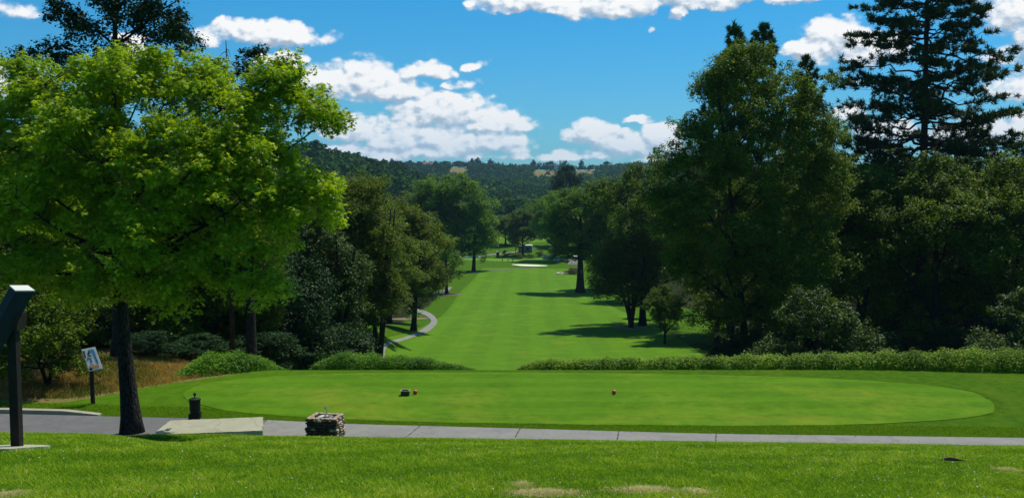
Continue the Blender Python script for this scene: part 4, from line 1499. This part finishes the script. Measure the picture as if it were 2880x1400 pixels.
b = ground_at(1566, 735, 60)
golf_cart((b.x, b.y, b.z), R(15), 'white-roofed golf cart parked left of the shelter in tree shade')
b = ground_at(1593, 737, 60)
golf_cart((b.x, b.y, b.z), R(60), 'white-roofed golf cart parked behind the trunks next to the shelter')
b = ground_at(1536, 728, 60)
car((b.x, b.y, b.z), R(70), M['carblue'], 'dark blue car parked in shade, left of the pair')
b = ground_at(1552, 728, 60)
car((b.x, b.y, b.z), R(74), M['cargrey'], 'dark grey car parked in shade, right of the pair')

# green portable cabin and pole
M['greenpaint'] = simple('green_paint', (.012, .09, .045), .45, .4)
b = ground_at(1400, 722, 60)
root = empty('portable_toilet', b, R(10), 'dark green portable cabin standing beyond the green', 'portable toilet')
mb = MB()
mb.box((0, 0, 1.05), (1.1, 1.1, 2.1))
mb.build('cabin', M['greenpaint'], root)
mb = MB()
mb.box((0, 0, 2.18), (1.2, 1.2, .14), taper=.8)
mb.build('roof', M['whitewall'], root)
mb = MB()
mb.box((0, -.57, 1.0), (.7, .05, 1.8))
mb.build('door', M['greenpaint'], root)
b = ground_at(1403, 712, 60)
root = empty('thin_pole', b, 0, 'thin dark pole rising behind the green portable cabin', 'pole')  # plain pole, carries no lamp
mb = MB()
mb.tube([(0, 0, 0), (0, 0, 7.0)], [.11, .06], 8)
mb.build('post', M['bark'], root)
mb = MB()
mb.lathe((0, 0, 7.0), [(.09, 0), (.14, .08), (.05, .2)], 8)
mb.build('cap', M['steel'], root)

# rocks and reddish shrub right of the fairway end
M['rock'] = simple('pale_rock', (.55, .50, .42), .9, .1, vary=.3, scale=3, bmp=.5)
M['leaf_red'] = material('reddish_leaf', leaf_fn((.05, .03, .015), (.10, .05, .03), (.17, .09, .05), .2))


def rock_mesh(mb, c, s, rng, mi=0):
    th, ph = np.meshgrid(np.linspace(0, 2*pi, 10, endpoint=False), np.linspace(.25, pi-.25, 6))
    r = 1+rng.uniform(-.16, .16, th.shape)
    v = np.stack([r*np.sin(ph)*np.cos(th)*s[0], r*np.sin(ph)*np.sin(th)*s[1], r*np.cos(ph)*s[2]], -1).reshape(-1, 3)+np.array(c)
    n0 = mb.n
    f = []
    for j in range(5):
        for i in range(10):
            f.append((j*10+i, (j+1)*10+i, (j+1)*10+(i+1) % 10, j*10+(i+1) % 10))
    mb.add(v, f, mi)
    mb.F.append((np.array([[n0+i for i in range(10)]]), mi))
    mb.F.append((np.array([[n0+50+i for i in range(10)][::-1]]), mi))


for (u, v, s_, lab) in [(1574, 771, 1.2, 'pale flat rock left of the reddish shrub by the fairway'), (1586, 771, .8, 'smaller pale rock touching the reddish shrub by the fairway')]:
    b = ground_at(u, v, 60)
    mb = MB()
    rock_mesh(mb, (0, 0, .15), (s_, s_*.7, .45*s_), np.random.RandomState(int(u)))
    o = mb.build('rock', M['rock'], loc=b)
    tag(o, lab, 'rock')
place('under', 0, 1612, 300, 752, 56, 'low reddish brown shrub beside the pale rocks by the fairway', name='low_shrub', base=ground_at(1612, 771, 60), leafmat=M['leaf_red'], cat='shrub')
for i, (u, v, tv, wp, lab) in enumerate([(1520, 722, 705, 34, 'round olive bush right of the grey shed'), (1420, 722, 703, 20, 'small dark bush right of the portable cabin'), (1455, 728, 712, 46, 'low wide bush behind the golfers'),
                                         (1490, 727, 713, 36, 'low bush behind the bunker'), (1553, 712, 695, 30, 'olive bush behind the parked cars')]):
    place('under', i, u, 420, tv, wp, lab, name='low_shrub', base=ground_at(u, v, 60), leafmat=M['leaf_cotton'] if i % 2 else M['leaf_brown'], cat='shrub')

# ------------------------------------------------------------------ golfers
M['skin'] = simple('skin', (.45, .27, .19), .5)
M['white_cloth'] = simple('white_cloth', (.8, .8, .78), .8)
M['navy_cloth'] = simple('navy_cloth', (.02, .025, .05), .8)
M['tan_cloth'] = simple('tan_cloth', (.45, .26, .15), .8)
M['khaki'] = simple('khaki_cloth', (.38, .30, .18), .8)
M['black_cloth'] = simple('black_cloth', (.015, .015, .018), .8)
M['hair'] = simple('hair', (.04, .025, .015), .7)


def person(b, rz, shirt, pants, label, bend=0.0, club=True):
    root = empty('person', b, rz, label, 'person', 'golfers standing on the far green')
    hb = lambda z, x=0.0, y=0.0: (x, y-(z-.95)*sin(bend) if z > .95 else y, .95+(z-.95)*cos(bend) if z > .95 else z)
    J = {'pel': hb(.95), 'wst': hb(1.12), 'che': hb(1.34), 'nek': hb(1.50), 'hd0': hb(1.56), 'hd1': hb(1.68)}
    pts = [('pel', .14), ('wst', .13), ('che', .16), ('nek', .06), ('hd0', .085), ('hd1', .095)]
    V = [J[n] for n, _ in pts]
    Rd = [r for _, r in pts]
    E = [(0, 1), (1, 2), (2, 3), (3, 4), (4, 5)]

    def chain(start, ps):
        prev = start
        for p_, r in ps:
            V.append(p_)
            Rd.append(r)
            E.append((prev, len(V)-1))
            prev = len(V)-1
    for s_ in (-1, 1):
        chain(0, [((s_*.10, 0, .86), .10), ((s_*.12, -.02, .5), .065), ((s_*.13, .01, .1), .045), ((s_*.14, -.12, .04), .04)])
        sh = hb(1.42, s_*.19)
        el_ = hb(1.15, s_*.26, -.04)
        ha = (s_*.10, el_[1]-.26, .98 if bend < .2 else .72)
        chain(2, [(sh, .06), (el_, .042), (ha, .03), ((ha[0]*.8, ha[1]-.05, ha[2]-.06), .03)])
    me = bpy.data.meshes.new('body')
    me.from_pydata(V, E, [])
    o = bpy.data.objects.new('body', me)
    COL.objects.link(o)
    md = o.modifiers.new('skin', 'SKIN')
    for i, r in enumerate(Rd):
        me.skin_vertices[0].data[i].radius = (r, r)
    me.skin_vertices[0].data[0].use_root = True
    sb = o.modifiers.new('sub', 'SUBSURF')
    sb.levels = sb.render_levels = 1
    dg = bpy.context.evaluated_depsgraph_get()
    ev = bpy.data.meshes.new_from_object(o.evaluated_get(dg))
    o.modifiers.clear()
    o.data = ev
    ev.materials.clear()
    for m_ in (M['skin'], shirt, pants, M['hair']):
        ev.materials.append(m_)
    for p_ in ev.polygons:
        c = p_.center
        h0 = Vector(J['hd0'])
        along = .95+(c.z-.95)/max(cos(bend), .3) if c.z > .95 else c.z
        hd = Vector(J['hd1'])
        if (c-hd).length < .17:
            p_.material_index = 3 if (c.z > hd.z+.02 or c.y > hd.y+.03) else 0
        elif c.z < .95 and abs(c.x) < .26 and c.y > -.2:
            p_.material_index = 2
        elif (c-h0).length < .1 or c.y < -.28:
            p_.material_index = 0
        else:
            p_.material_index = 1
        p_.use_smooth = True
    o.parent = root
    return root


b = ground_at(1413, 738, 60)
person(b, R(20), M['tan_cloth'], M['khaki'], 'golfer in tan clothes standing leftmost on the green')
b = ground_at(1429, 737, 60)
person(b, R(-10), M['white_cloth'], M['black_cloth'], 'golfer in white shirt and dark trousers between the two others')
b = ground_at(1442, 736, 60)
person(b, R(60), M['navy_cloth'], M['black_cloth'], 'golfer in dark clothes bending over, rightmost on the green', bend=.7)

# ------------------------------------------------------------------ near objects
M['blackwood'] = simple('dark_wood_post', (.022, .018, .014), .7, .2, vary=.3, scale=20, bmp=.3)
M['purple'] = simple('purple_board_edge', (.09, .045, .20), .5, .4)
M['signwhite'] = simple('sign_face', (.66, .70, .72), .45, .4, vary=.05)
M['signback'] = simple('sign_back', (.034, .042, .040), .85, .05, vary=.1)
M['cream'] = simple('sign_frame', (.75, .73, .62), .5, .3, vary=.06)
M['ink'] = simple('dark_ink', (.03, .05, .09), .6)
M['blueink'] = simple('blue_map_ink', (.08, .30, .50), .6)
M['tealink'] = simple('teal_map_ink', (.04, .24, .22), .6)
M['orange'] = simple('orange_strip', (.62, .27, .10), .6)

# --- near sign seen from behind
Y0 = 13.2
sb_ = ground_at(37, 1262, 5, 20)
sb_ = Vector((at(38, 1262, sb_.y).x, sb_.y, hz(at(38, 1262, sb_.y).x, sb_.y)))
Y0 = sb_.y
root = empty('tee_sign', sb_, 0, 'large slanted sign on a black post at the left edge, seen from behind', 'sign')
off = np.array(sb_)
topn = [at(44, 820, Y0+.05), at(97, 820, Y0+.05), at(78, 806, Y0+.62), at(28, 806, Y0+.62)]
dn = at(-10, 1010, Y0-.02)-at(97, 820, Y0+.05)
botn = [p_+dn for p_ in topn]
mb = MB()
mb.hull8([np.array(p_)-off for p_ in botn], [np.array(p_)-off for p_ in topn])
mb.build('board', M['signback'], root)  # very dark colour stands in for shade on this side
mb = MB()
up_ = np.array([0, 0, .012])
ctr = sum((np.array(p_) for p_ in topn), np.zeros(3))/4-off
tt_ = [(np.array(p_)-off-ctr)*1.04+ctr for p_ in topn]
mb.hull8([p_+up_*.25 for p_ in tt_], [p_+up_*1.6 for p_ in tt_])
mb.build('sunlit_top_edge', M['cream'], root)  # pale cap paints the sunlit top of the board
pw = 25*Y0/FPX
mb = MB()
ptop = at(38, 905, Y0).z-sb_.z
mb.box((0, .1, ptop/2-.05), (pw, pw, ptop+.1))
mb.build('post', M['blackwood'], root)
mb = MB()
a1 = np.array(at(26, 930, Y0))-off
a2 = np.array(at(50, 930, Y0))-off
a3 = np.array(at(54, 882, Y0))-off
a4 = np.array(at(46, 882, Y0))-off
dy = np.array([0, -.03, 0])
dd = np.array([0, .22, 0])
mb.hull8([a1+dy, a2+dy, a2+dd, a1+dd], [a4+dy, a3+dy, a3+dd, a4+dd])
mb.build('bracket', M['blackwood'], root)
# concrete footing
rng = np.random.RandomState(8)
n = 26
th = np.linspace(0, 2*pi, n, endpoint=False)
rr = 1+.12*np.sin(3*th)+rng.uniform(-.06, .06, n)
v = [(sb_.x+.02+.34*r*cos(t), sb_.y+.03+.42*r*sin(t)) for r, t in zip(rr, th)]
vb = [(x, y, hz(x, y)-.1) for x, y in v]+[(x, y, hz(x, y)+.035) for x, y in v]
mb = MB()
mb.add(vb, [(i, (i+1) % n, n+(i+1) % n, n+i) for i in range(n)])
mb.F.append((np.arange(n, 2*n)[None, :], 0))
tag(mb.build('concrete_footing', M['slabc']), 'rough pale concrete footing round the foot of the large sign post', 'footing')


# --- text helper: 7-segment like strokes are avoided; real lettering from the built-in font, converted to mesh
def text_mesh(name, body, size, M_, mat, parent, extrude=.003):
    cu = bpy.data.curves.new(name, 'FONT')
    cu.body = body
    cu.size = size
    cu.extrude = extrude
    cu.offset = size*.025
    cu.align_x = 'CENTER'
    cu.align_y = 'CENTER'
    o = bpy.data.objects.new(name, cu)
    COL.objects.link(o)
    dg = bpy.context.evaluated_depsgraph_get()
    me = bpy.data.meshes.new_from_object(o.evaluated_get(dg))
    bpy.data.objects.remove(o)
    o = bpy.data.objects.new(name, me)
    COL.objects.link(o)
    me.materials.clear()
    me.materials.append(mat)
    o.parent = parent
    o.matrix_local = M_
    return o


# --- numbered sign
from mathutils import Matrix
Y1 = 39.9
b = Vector((at(262, 1140, Y1).x, Y1, 0))
b.z = hz(b.x, b.y)
root = empty('tee_sign', b, 0, 'white and blue board reading 16 on a thin post beyond the asphalt path', 'sign')
tl, tr, br, bl = at(228, 983, Y1+.20), at(268, 974, Y1+.36), at(289, 1037, Y1+.06), at(251, 1044, Y1-.10)
o3 = Vector(b)
Wv, Hv = (tr-tl+br-bl)*.5, (tl-bl+tr-br)*.5
Wl, Hl = Wv.length, Hv.length
X_ = Wv.normalized()
N_ = X_.cross(Hv).normalized()
if N_.y > 0:
    N_ = -N_
Y_ = (N_.cross(X_)).normalized()
if Y_.z < 0:
    Y_ = -Y_
ctr = (tl+tr+br+bl)/4-o3
# oblique board: rows keep the lean seen in the photo, so use the true height direction
Hd = Hv.normalized()


def bpt(x, y, z):
    return ctr+Wv*x+Hv*y+N_*z


def bbox_(x0, x1, y0, y1, z0, z1, name, mat, par=root):
    m_ = MB()
    m_.hull8([bpt(x0, y0, z0), bpt(x1, y0, z0), bpt(x1, y1, z0), bpt(x0, y1, z0)], [bpt(x0, y0, z1), bpt(x1, y0, z1), bpt(x1, y1, z1), bpt(x0, y1, z1)])
    return m_.build(name, mat, par)


board = bbox_(-.5, .5, -.5, .5, -.11, 0, 'board', M['purple'])
bbox_(-.5, .5, -.5, .5, .001, .014, 'frame', M['cream'], board)
bbox_(-.46, .46, -.46, .46, .0145, .020, 'face', M['signwhite'], board)
S = Matrix.Identity(4)
sx4 = Wv
for i in range(3):
    S[i][0] = Wv.normalized()[i]
    S[i][1] = Hd[i]
    S[i][2] = N_[i]


def tmat(x, y):
    m_ = S.copy()
    p_ = bpt(x, y, .024)
    for i in range(3):
        m_[i][3] = p_[i]
    return m_


text_mesh('lettering', '16', Hl*.42, tmat(-.20, .25), M['ink'], board)
text_mesh('lettering', 'Par', Hl*.13, tmat(-.16, .04), M['ink'], board)
text_mesh('lettering', '5', Hl*.15, tmat(-.10, -.09), M['ink'], board)
bbox_(-.24, -.02, -.235, -.215, .021, .024, 'lettering', M['ink'], board)
bbox_(-.36, .30, -.40, -.28, .021, .026, 'orange_strip', M['orange'], board)
mb = MB()
outline = [(.10, .40), (.20, .43), (.33, .38), (.36, .20), (.33, .02), (.36, -.12), (.32, -.26), (.24, -.25), (.20, -.08), (.22, .06), (.15, .20), (.12, .32)]
n = len(outline)
mb.add([bpt(x, y, .021) for x, y in outline]+[bpt(x, y, .025) for x, y in outline], [(i, (i+1) % n, n+(i+1) % n, n+i) for i in range(n)])
mb.F.append((np.arange(n, 2*n)[None, :], 0))
mb.build('course_map', M['blueink'], board)
mb = MB()
outline = [(.20, .10), (.28, .08), (.31, -.04), (.30, -.20), (.26, -.18), (.25, -.02)]
n = len(outline)
mb.add([bpt(x, y, .0255) for x, y in outline]+[bpt(x, y, .028) for x, y in outline], [(i, (i+1) % n, n+(i+1) % n, n+i) for i in range(n)])
mb.F.append((np.arange(n, 2*n)[None, :], 0))
mb.build('course_map', M['tealink'], board)
mb = MB()
pt_ = at(257, 1044, Y1)-o3
mb.tube([(0, 0, -.1), (pt_.x, 0, pt_.z+.15)], .085, 10)
mb.build('post', M['blackwood'], root)

# --- kerb
pts = [hx(u, yf(u)+.12) for u in (-500, -200, 0, 130, 215, 262)]
pts[-1] = (pts[-1][0], pts[-1][1]-.05)
P_ = resample(np.array(pts), .3)
mb = MB()
zt = .17
v, f = [], []
for i, (x, y) in enumerate(P_):
    z = hz(x, y)
    k_ = min(1.0, (len(P_)-1-i)/5)
    v += [(x, y-.02, z-.1), (x, y, z+zt*(.35+.65*k_)), (x, y+.30, z+zt*(.35+.65*k_)), (x, y+.32, z-.1)]
    if i:
        a = 4*i
        f += [(a-4, a, a+1, a-3), (a-3, a+1, a+2, a-2), (a-2, a+2, a+3, a-1)]
mb.add(v, f)
a = 4*(len(P_)-1)
mb.F.append((np.array([[a, a+3, a+2, a+1]]), 0))
tag(mb.build('kerb', M['kerb']), 'pale kerb along the far side of the asphalt path', kind='structure')

# --- concrete slab
c0 = [at(425, 1224, 33.95), at(739, 1211, 34.45), at(739, 1173, 35.75), at(477, 1183, 35.35)]
rng = np.random.RandomState(3)
mb = MB()


def edge_pts(a, b, n, j=.012):
    return [a.lerp(b, i/n)+Vector((rng.normal(0, j), rng.normal(0, j), 0)) for i in range(n)]


ring = edge_pts(c0[0], c0[1], 22)+edge_pts(c0[1], c0[2], 8)+edge_pts(c0[2], c0[3], 22)+edge_pts(c0[3], c0[0], 8)
n = len(ring)
cc = sum((Vector(p_) for p_ in ring), Vector())/n
vt = [np.array(p_) for p_ in ring]
ins = [np.array(p_.lerp(cc, .012))+np.array([0, 0, .02]) for p_ in ring]
vbt = [np.array((p_[0], p_[1], min(p_[2]-.3, hz(p_[0], p_[1])-.1))) for p_ in vt]
mb.add(vbt+vt+ins, [(i, (i+1) % n, n+(i+1) % n, n+i) for i in range(n)]+[(n+i, n+(i+1) % n, 2*n+(i+1) % n, 2*n+i) for i in range(n)])
mb.F.append((np.arange(2*n, 3*n)[None, :], 0))
tag(mb.build('concrete_slab', M['slabc']), 'wide pale weathered concrete slab in the grass beside the path', 'slab')

# --- ball washer with litter can
b = at(549, 1176, 36.9)
b.z = hz(b.x, b.y)+.035
M['washer'] = simple('black_green_paint', (.006, .012, .009), .6, .25)
root = empty('ball_washer', b, 0, 'black ball washer and can on a stand behind the concrete slab', 'ball washer')
mb = MB()
mb.lathe((0, 0, .42), [(.17, 0), (.19, .04), (.205, .45), (.225, .47), (.225, .50), (.10, .54)], 22)
mb.build('can', M['washer'], root)
mb = MB()
mb.lathe((0, 0, .96), [(.02, 0), (.02, .07), (.05, .09), (.062, .13), (.05, .17), (.012, .19)], 14)
mb.build('knob', M['washer'], root)
mb = MB()
mb.box((.04, 0, .30), (.30, .22, .26), taper=1.15)
mb.build('housing', M['washer'], root)
for sx_, sy_ in ((-.2, -.1), (.02, .12), (.17, -.08)):
    mb = MB()
    mb.tube([(sx_*.5, sy_*.5, .42), (sx_*1.05, sy_, 0)], [.05, .055], 8)
    mb.build('leg', M['washer'], root)
mb = MB()
mb.box((-.19, 0, .2), (.10, .16, .3), taper=.8)
mb.build('side_bracket', M['washer'], root)

# --- stone drinking fountain
b = at(916, 1226, 34.6)
b.z = hz(b.x, b.y)
root = empty('drinking_fountain', b, R(-10), 'square drinking fountain of rough brown stones with a small chrome spout', 'fountain')
M['stone'] = simple('brown_stone', (.085, .052, .034), .85, .2, vary=.5, scale=6, bmp=.6)
M['stonelite'] = simple('tan_or_sunlit_stone', (.42, .33, .22), .85, .2, vary=.3, scale=6, bmp=.5)
M['mortar'] = simple('mortar', (.04, .03, .022), .95, .1)
M['chrome'] = simple('chrome', (.8, .8, .8), .15, .5, 1.0, vary=.02)
rng = np.random.RandomState(12)
mb = MB()
mb.box((0, 0, .36), (.98, .78, .86))
mb.build('core', M['mortar'], root)
mb = MB()
for side in range(4):
    Lw = (1.04, .84, 1.04, .84)[side]
    nx_ = (6, 5, 6, 5)[side]
    for r_ in range(8):
        z = -.02+r_*.103
        for i in range(nx_):
            t = (i+.5+(.5 if r_ % 2 else 0)-.25)/nx_-.5
            p_ = {0: (t*Lw, -.40, 0), 1: (.50, t*Lw, 0), 2: (t*Lw, .40, 0), 3: (-.50, t*Lw, 0)}[side]
            s_ = Lw/nx_*.56
            sz = (s_, .08, .052) if side % 2 == 0 else (.08, s_, .052)
            jut = rng.uniform(-.02, .05)
            jx = {0: (0, -jut), 1: (jut, 0), 2: (0, jut), 3: (-jut, 0)}[side]
            rock_mesh(mb, (p_[0]+jx[0], p_[1]+jx[1], z+.05), sz, rng, int(rng.uniform() < (.7 if side == 1 else .2)))  # right face gets mostly tan stones, standing in for sunlight on it
mb.build('stone_wall', [M['stone'], M['stonelite']], root)
mb = MB()
for i in range(7):
    for s_ in (-1, 1):
        rock_mesh(mb, (-.46+i*.153, s_*.36, .82), (.088, .09, .042), rng)
for i in range(4):
    for s_ in (-1, 1):
        rock_mesh(mb, (s_*.45, -.22+i*.15, .825), (.09, .085, .042), rng)
mb.build('coping', M['stonelite'], root)
mb = MB()
mb.lathe((0, 0, .775), [(.25, 0), (.27, .04), (.24, .045), (.16, .015), (.02, .01)], 20)
mb.build('bowl', M['steel'], root)
mb = MB()
mb.tube([(0, .05, .78), (0, .05, 1.0), (0, .03, 1.08), (0, -.04, 1.12)], [.05, .045, .035, .025], 10)
mb.lathe((0, .05, 1.1), [(.012, -.03), (.012, .05), (.028, .07), (.01, .1)], 8)
mb.build('spout', M['chrome'], root)

# --- tee markers and divot box
M['red'] = simple('red_paint', (.62, .05, .03), .35, .5, vary=.08)


def marker(u, v, label):
    g = at(u, v, 41.6)
    x, y = g.x, g.y
    z = hz(x, y)+TEE_LIFT
    root = empty('tee_marker', (x, y, z), 0, label, 'tee marker', 'red tee markers on the tee lawn')
    mb = MB()
    prof = [(.002, -.088)]+[(.095*sin(t), -.09*cos(t)) for t in np.linspace(.25, pi-.25, 10)]+[(.002, .09)]
    mb.lathe((0, 0, .095), prof, 18)
    mb.build('ball', M['red'], root, smooth=True)
    mb = MB()
    mb.tube([(0, 0, -.06), (0, 0, .03)], .012, 8)
    mb.build('spike', M['steel'], root)


marker(1168, 1108, 'red ball tee marker right next to the small wooden box')
marker(1727, 1104, 'red ball tee marker alone in the middle of the tee')
g = at(1140, 1112, 41.4)
z = hz(g.x, g.y)+TEE_LIFT
M['boxwood'] = simple('weathered_wood', (.36, .27, .20), .8, .2, vary=.2)
M['darkgreen'] = simple('dark_green_wood', (.012, .04, .02), .7)
root = empty('divot_box', (g.x, g.y, z), R(0), 'small open wooden box on the tee next to a red marker', 'box')
mb = MB()
for (cx_, cy_, sx_, sy_) in ((0, -.15, .30, .02), (0, .15, .30, .02), (-.16, 0, .02, .32), (.16, 0, .02, .32)):
    mb.box((cx_, cy_, .10), (sx_, sy_, .18))
mb.box((0, 0, .02), (.29, .27, .02))
mb.build('box_side', M['darkgreen'], root)
mb = MB()
for (cx_, cy_, sx_, sy_) in ((0, -.15, .296, .034), (0, .15, .296, .034), (-.17, 0, .044, .36), (.17, 0, .044, .36)):
    mb.box((cx_, cy_, .20), (sx_, sy_, .022))
mb.build('rim', M['boxwood'], root)

# ------------------------------------------------------------------ grass in the foreground
M['blade'] = material('grass_blade', leaf_fn((.055, .150, .003), (.215, .390, .010), (.480, .600, .045), .45, .6, .08, (.62, .54, .22)))


def blades(name, x, y, hgt, wid, rng, label, tint=None, mat=None, z0=None, lean=1.5, kind='stuff'):
    n = len(x)
    z = (H(x, y) if z0 is None else z0)-.004
    a = rng.uniform(0, 2*pi, n)
    b_ = rng.uniform(0, 2*pi, n)
    ln = rng.uniform(.25, 1, n)**.7*lean*hgt
    base = np.stack([x, y, z], 1)
    side = np.stack([np.cos(a), np.sin(a), np.zeros(n)], 1)*(wid[:, None]*.5)
    bend = np.stack([np.cos(b_), np.sin(b_), np.zeros(n)], 1)*ln[:, None]
    up_ = np.zeros((n, 3))
    up_[:, 2] = hgt
    mid = base+up_*.55+bend*.35
    tip = base+up_*.92+bend
    v = np.stack([base-side, base+side, mid+side*.8, mid-side*.8, tip], 1).reshape(-1, 3)
    i = np.arange(n)[:, None]*5
    mb = MB()
    tt = np.repeat(tint, 5)
    mb.add(v, i+np.array([[0, 1, 2, 3]]), 0, tt)
    mb.F.append((i+np.array([[3, 2, 4]]), 0))
    o = mb.build(name, mat or M['blade'])
    return tag(o, label, 'grass', kind=kind)


rng = np.random.RandomState(90)
n = 330000
y = 7.2*np.exp(rng.uniform(0, 1, n)*math.log(23.5/7.2))
x = rng.uniform(-.60, .60, n)*y
pn = grid_noise(x, y, 1.1, 5)
pn2 = grid_noise(x, y, 3.1, 6)
keep = rng.uniform(size=n) < np.clip(.85+.25*pn2, .4, 1)
x, y, pn, pn2 = x[keep], y[keep], pn[keep], pn2[keep]
n = len(x)
hg = rng.uniform(.02, .06, n)*(1+.5*pn2)*(1-.025*(y-8))
wd = rng.uniform(.004, .007, n)*(y/9)**.7
tint = np.clip(.42+.20*pn+.20*pn2+.12*grid_noise(x, y, 9.0, 7)+rng.normal(0, .2, n)+.4*(rng.uniform(size=n) < .05), 0, 1)
blades('lawn_grass', x, y, hg, wd, rng, 'rough cut green lawn in the foreground sloping to the path', tint=tint)

# rough verge between path and tee, longer and darker
n = 110000
u = rng.uniform(-100, 3100, n)
fy = np.interp(u, [-900, 0, 740, 960, 1440, 2000, 2880, 3600], [39.2, 38.4, 37.4, 36.8, 36.1, 35.3, 34.7, 34.3])
y = fy+.02+rng.uniform(0, 1, n)**1.6*1.7
x = (u-1440)/FPX*y
dx, dy = x-2.9, y-41.45
tt = np.array([tee_rad(math.atan2(b_, a_)) for a_, b_ in zip(dx, dy)])
keep = (np.hypot(dx, dy) > tt) & ~((u < 275) & (y < fy+.5))
x, y = x[keep], y[keep]
n = len(x)
blades('verge_grass', x, y, rng.uniform(.04, .10, n), rng.uniform(.010, .018, n), rng, 'longer grass fringe between the path and the tee', tint=np.clip(rng.normal(.22, .16, n), 0, 1))
th = rng.uniform(-pi, pi, 60000)
rr = np.array([tee_rad(t) for t in th])+rng.uniform(-.02, .35, len(th))
x, y = 2.9+rr*np.cos(th), 41.45+rr*np.sin(th)
k_ = (y < np.interp(x, [-20, 20], [46.5, 45.5])) & (x > -9.5+rng.normal(0, 1.2, len(x))) & (rng.uniform(size=len(x)) < .25)
x, y = x[k_], y[k_]
n = len(x)
blades('verge_grass', x, y, rng.uniform(.02, .055, n), rng.uniform(.010, .018, n), rng, 'ragged longer grass round the rim of the tee', tint=np.clip(rng.normal(.10, .12, n), 0, 1))
# grass spilling over the brow edge and round the slab
n = 60000
u = rng.uniform(-60, 2950, n)
y = rng.uniform(31.5, 34.2, n)
x = (u-1440)/FPX*y
blades('verge_grass', x, y, rng.uniform(.04, .10, n), rng.uniform(.010, .018, n), rng, 'grass on the near side of the path', tint=np.clip(rng.normal(.45, .17, n), 0, 1))
# dry tall grass on the left bank
M['straw'] = material('straw_blade', leaf_fn((.05, .11, .01), (.30, .18, .05), (.50, .32, .12), .35, .7, .1))
n = 70000
y = rng.uniform(40.8, 60, n)
x = rng.uniform(-.56, -.29, n)*y
k_ = (x < -12.9-np.maximum(46.5-y, 0)*.9+rng.normal(0, .3, n))
x, y = x[k_], y[k_]
n = len(x)
gn = grid_noise(x, y, .7, 9)
blades('dry_grass', x, y, rng.uniform(.08, .30, n), rng.uniform(.015, .03, n), rng, 'dry straw-coloured grass on the bank left of the tee', tint=np.clip(.5+.55*gn+rng.normal(0, .2, n), 0, 1), mat=M['straw'], lean=1.0)

# clover heads
M['clover'] = simple('clover_flower', (.70, .68, .50), .8, .1, vary=.2)
rng = np.random.RandomState(91)
n = 1100
y = 7.5*np.exp(rng.uniform(0, 1, n)*math.log(20/7.5))
x = rng.uniform(-.56, .56, n)*y
cn = grid_noise(x, y, .8, 12)+.35*(x/y/.5)
k_ = cn > rng.uniform(-.7, 1.1, n)
x, y = x[k_], y[k_]
mb = MB()
for a, b_ in zip(x, y):
    s_ = rng.uniform(.004, .009)
    rock_mesh(mb, (a, b_, hz(a, b_)+rng.uniform(.03, .055)), (s_, s_, s_*.8), rng)
tag(mb.build('clover_flowers', M['clover']), 'tiny white clover heads sprinkled over the foreground lawn', 'flowers', kind='stuff')

# clumps of dead clippings
M['clip'] = material('dead_clippings', leaf_fn((.20, .24, .05), (.52, .44, .20), (.78, .68, .40), .35, .8, .1))
CL = []
for i, (u, v, ru, nn, lab) in enumerate([(1530, 1388, 75, 5200, 'straw coloured clump of dead clippings at the bottom middle'), (1810, 1380, 70, 4600, 'straw coloured clump of dead clippings right of the middle one'), (30, 1394, 40, 2400, 'straw coloured clippings at the bottom left corner'),
                                         (1960, 1386, 35, 1800, 'small straw clump at the end of the right clippings'), (2835, 1323, 24, 1200, 'small pale clump of clippings near the right edge'), (1470, 1366, 26, 1200, 'thin straw clump above the middle clippings')]):
    g = ground_at(u, v, 5, 20)
    s_ = g.y/FPX
    t = rng.normal(size=(nn, 2))*np.array([ru*s_*.5, .09])*(1+.5*rng.uniform(size=(nn, 1)))
    x, y = g.x+t[:, 0], g.y+t[:, 1]
    r2 = (t[:, 0]/(ru*s_*.6))**2+(t[:, 1]/.12)**2
    z0 = H(x, y)+.012+.018*np.exp(-r2)*rng.uniform(.3, 1, nn)
    blades('dry_clippings', x, y, rng.uniform(.004, .022, nn), rng.uniform(.004, .007, nn), rng, lab, tint=np.clip(rng.normal(.5, .22, nn), 0, 1), mat=M['clip'], z0=z0, lean=3.2)

# fallen bark strip
g = ground_at(2680, 1303, 5, 30)
M['barkpiece'] = simple('fallen_bark', (.13, .085, .06), .9, .1, vary=.4, scale=30, bmp=.5)
mb = MB()
ts = np.linspace(0, 1, 9)
mb.tube(np.stack([ts*.26-.13, .015*np.sin(ts*6), .045+.012*np.sin(ts*pi)], 1), [.006, .016, .022, .026, .024, .02, .014, .009, .004], 7)
o = mb.build('fallen_bark', M['barkpiece'], loc=g)
o.rotation_euler = (0, 0, R(-8))
tag(o, 'brown strip of fallen bark lying on the lawn at the right', 'bark')

# ------------------------------------------------------------------ haze
hb = MB()
hb.box((0, 2850, 62), (15000, 6300, 236))
vm = bpy.data.materials.new('air_haze')
vm.use_nodes = True
q = NT(vm.node_tree)
q.n.clear()
pv = q.node('ShaderNodeVolumePrincipled', {'Color': (.42, .74, 1.0, 1), 'Density': .00007, 'Anisotropy': .0})
o_ = q.node('ShaderNodeOutputMaterial')
q.l.new(pv.outputs[0], o_.inputs['Volume'])
HZ = hb.build('haze', vm)
HZ['kind'] = 'stuff'
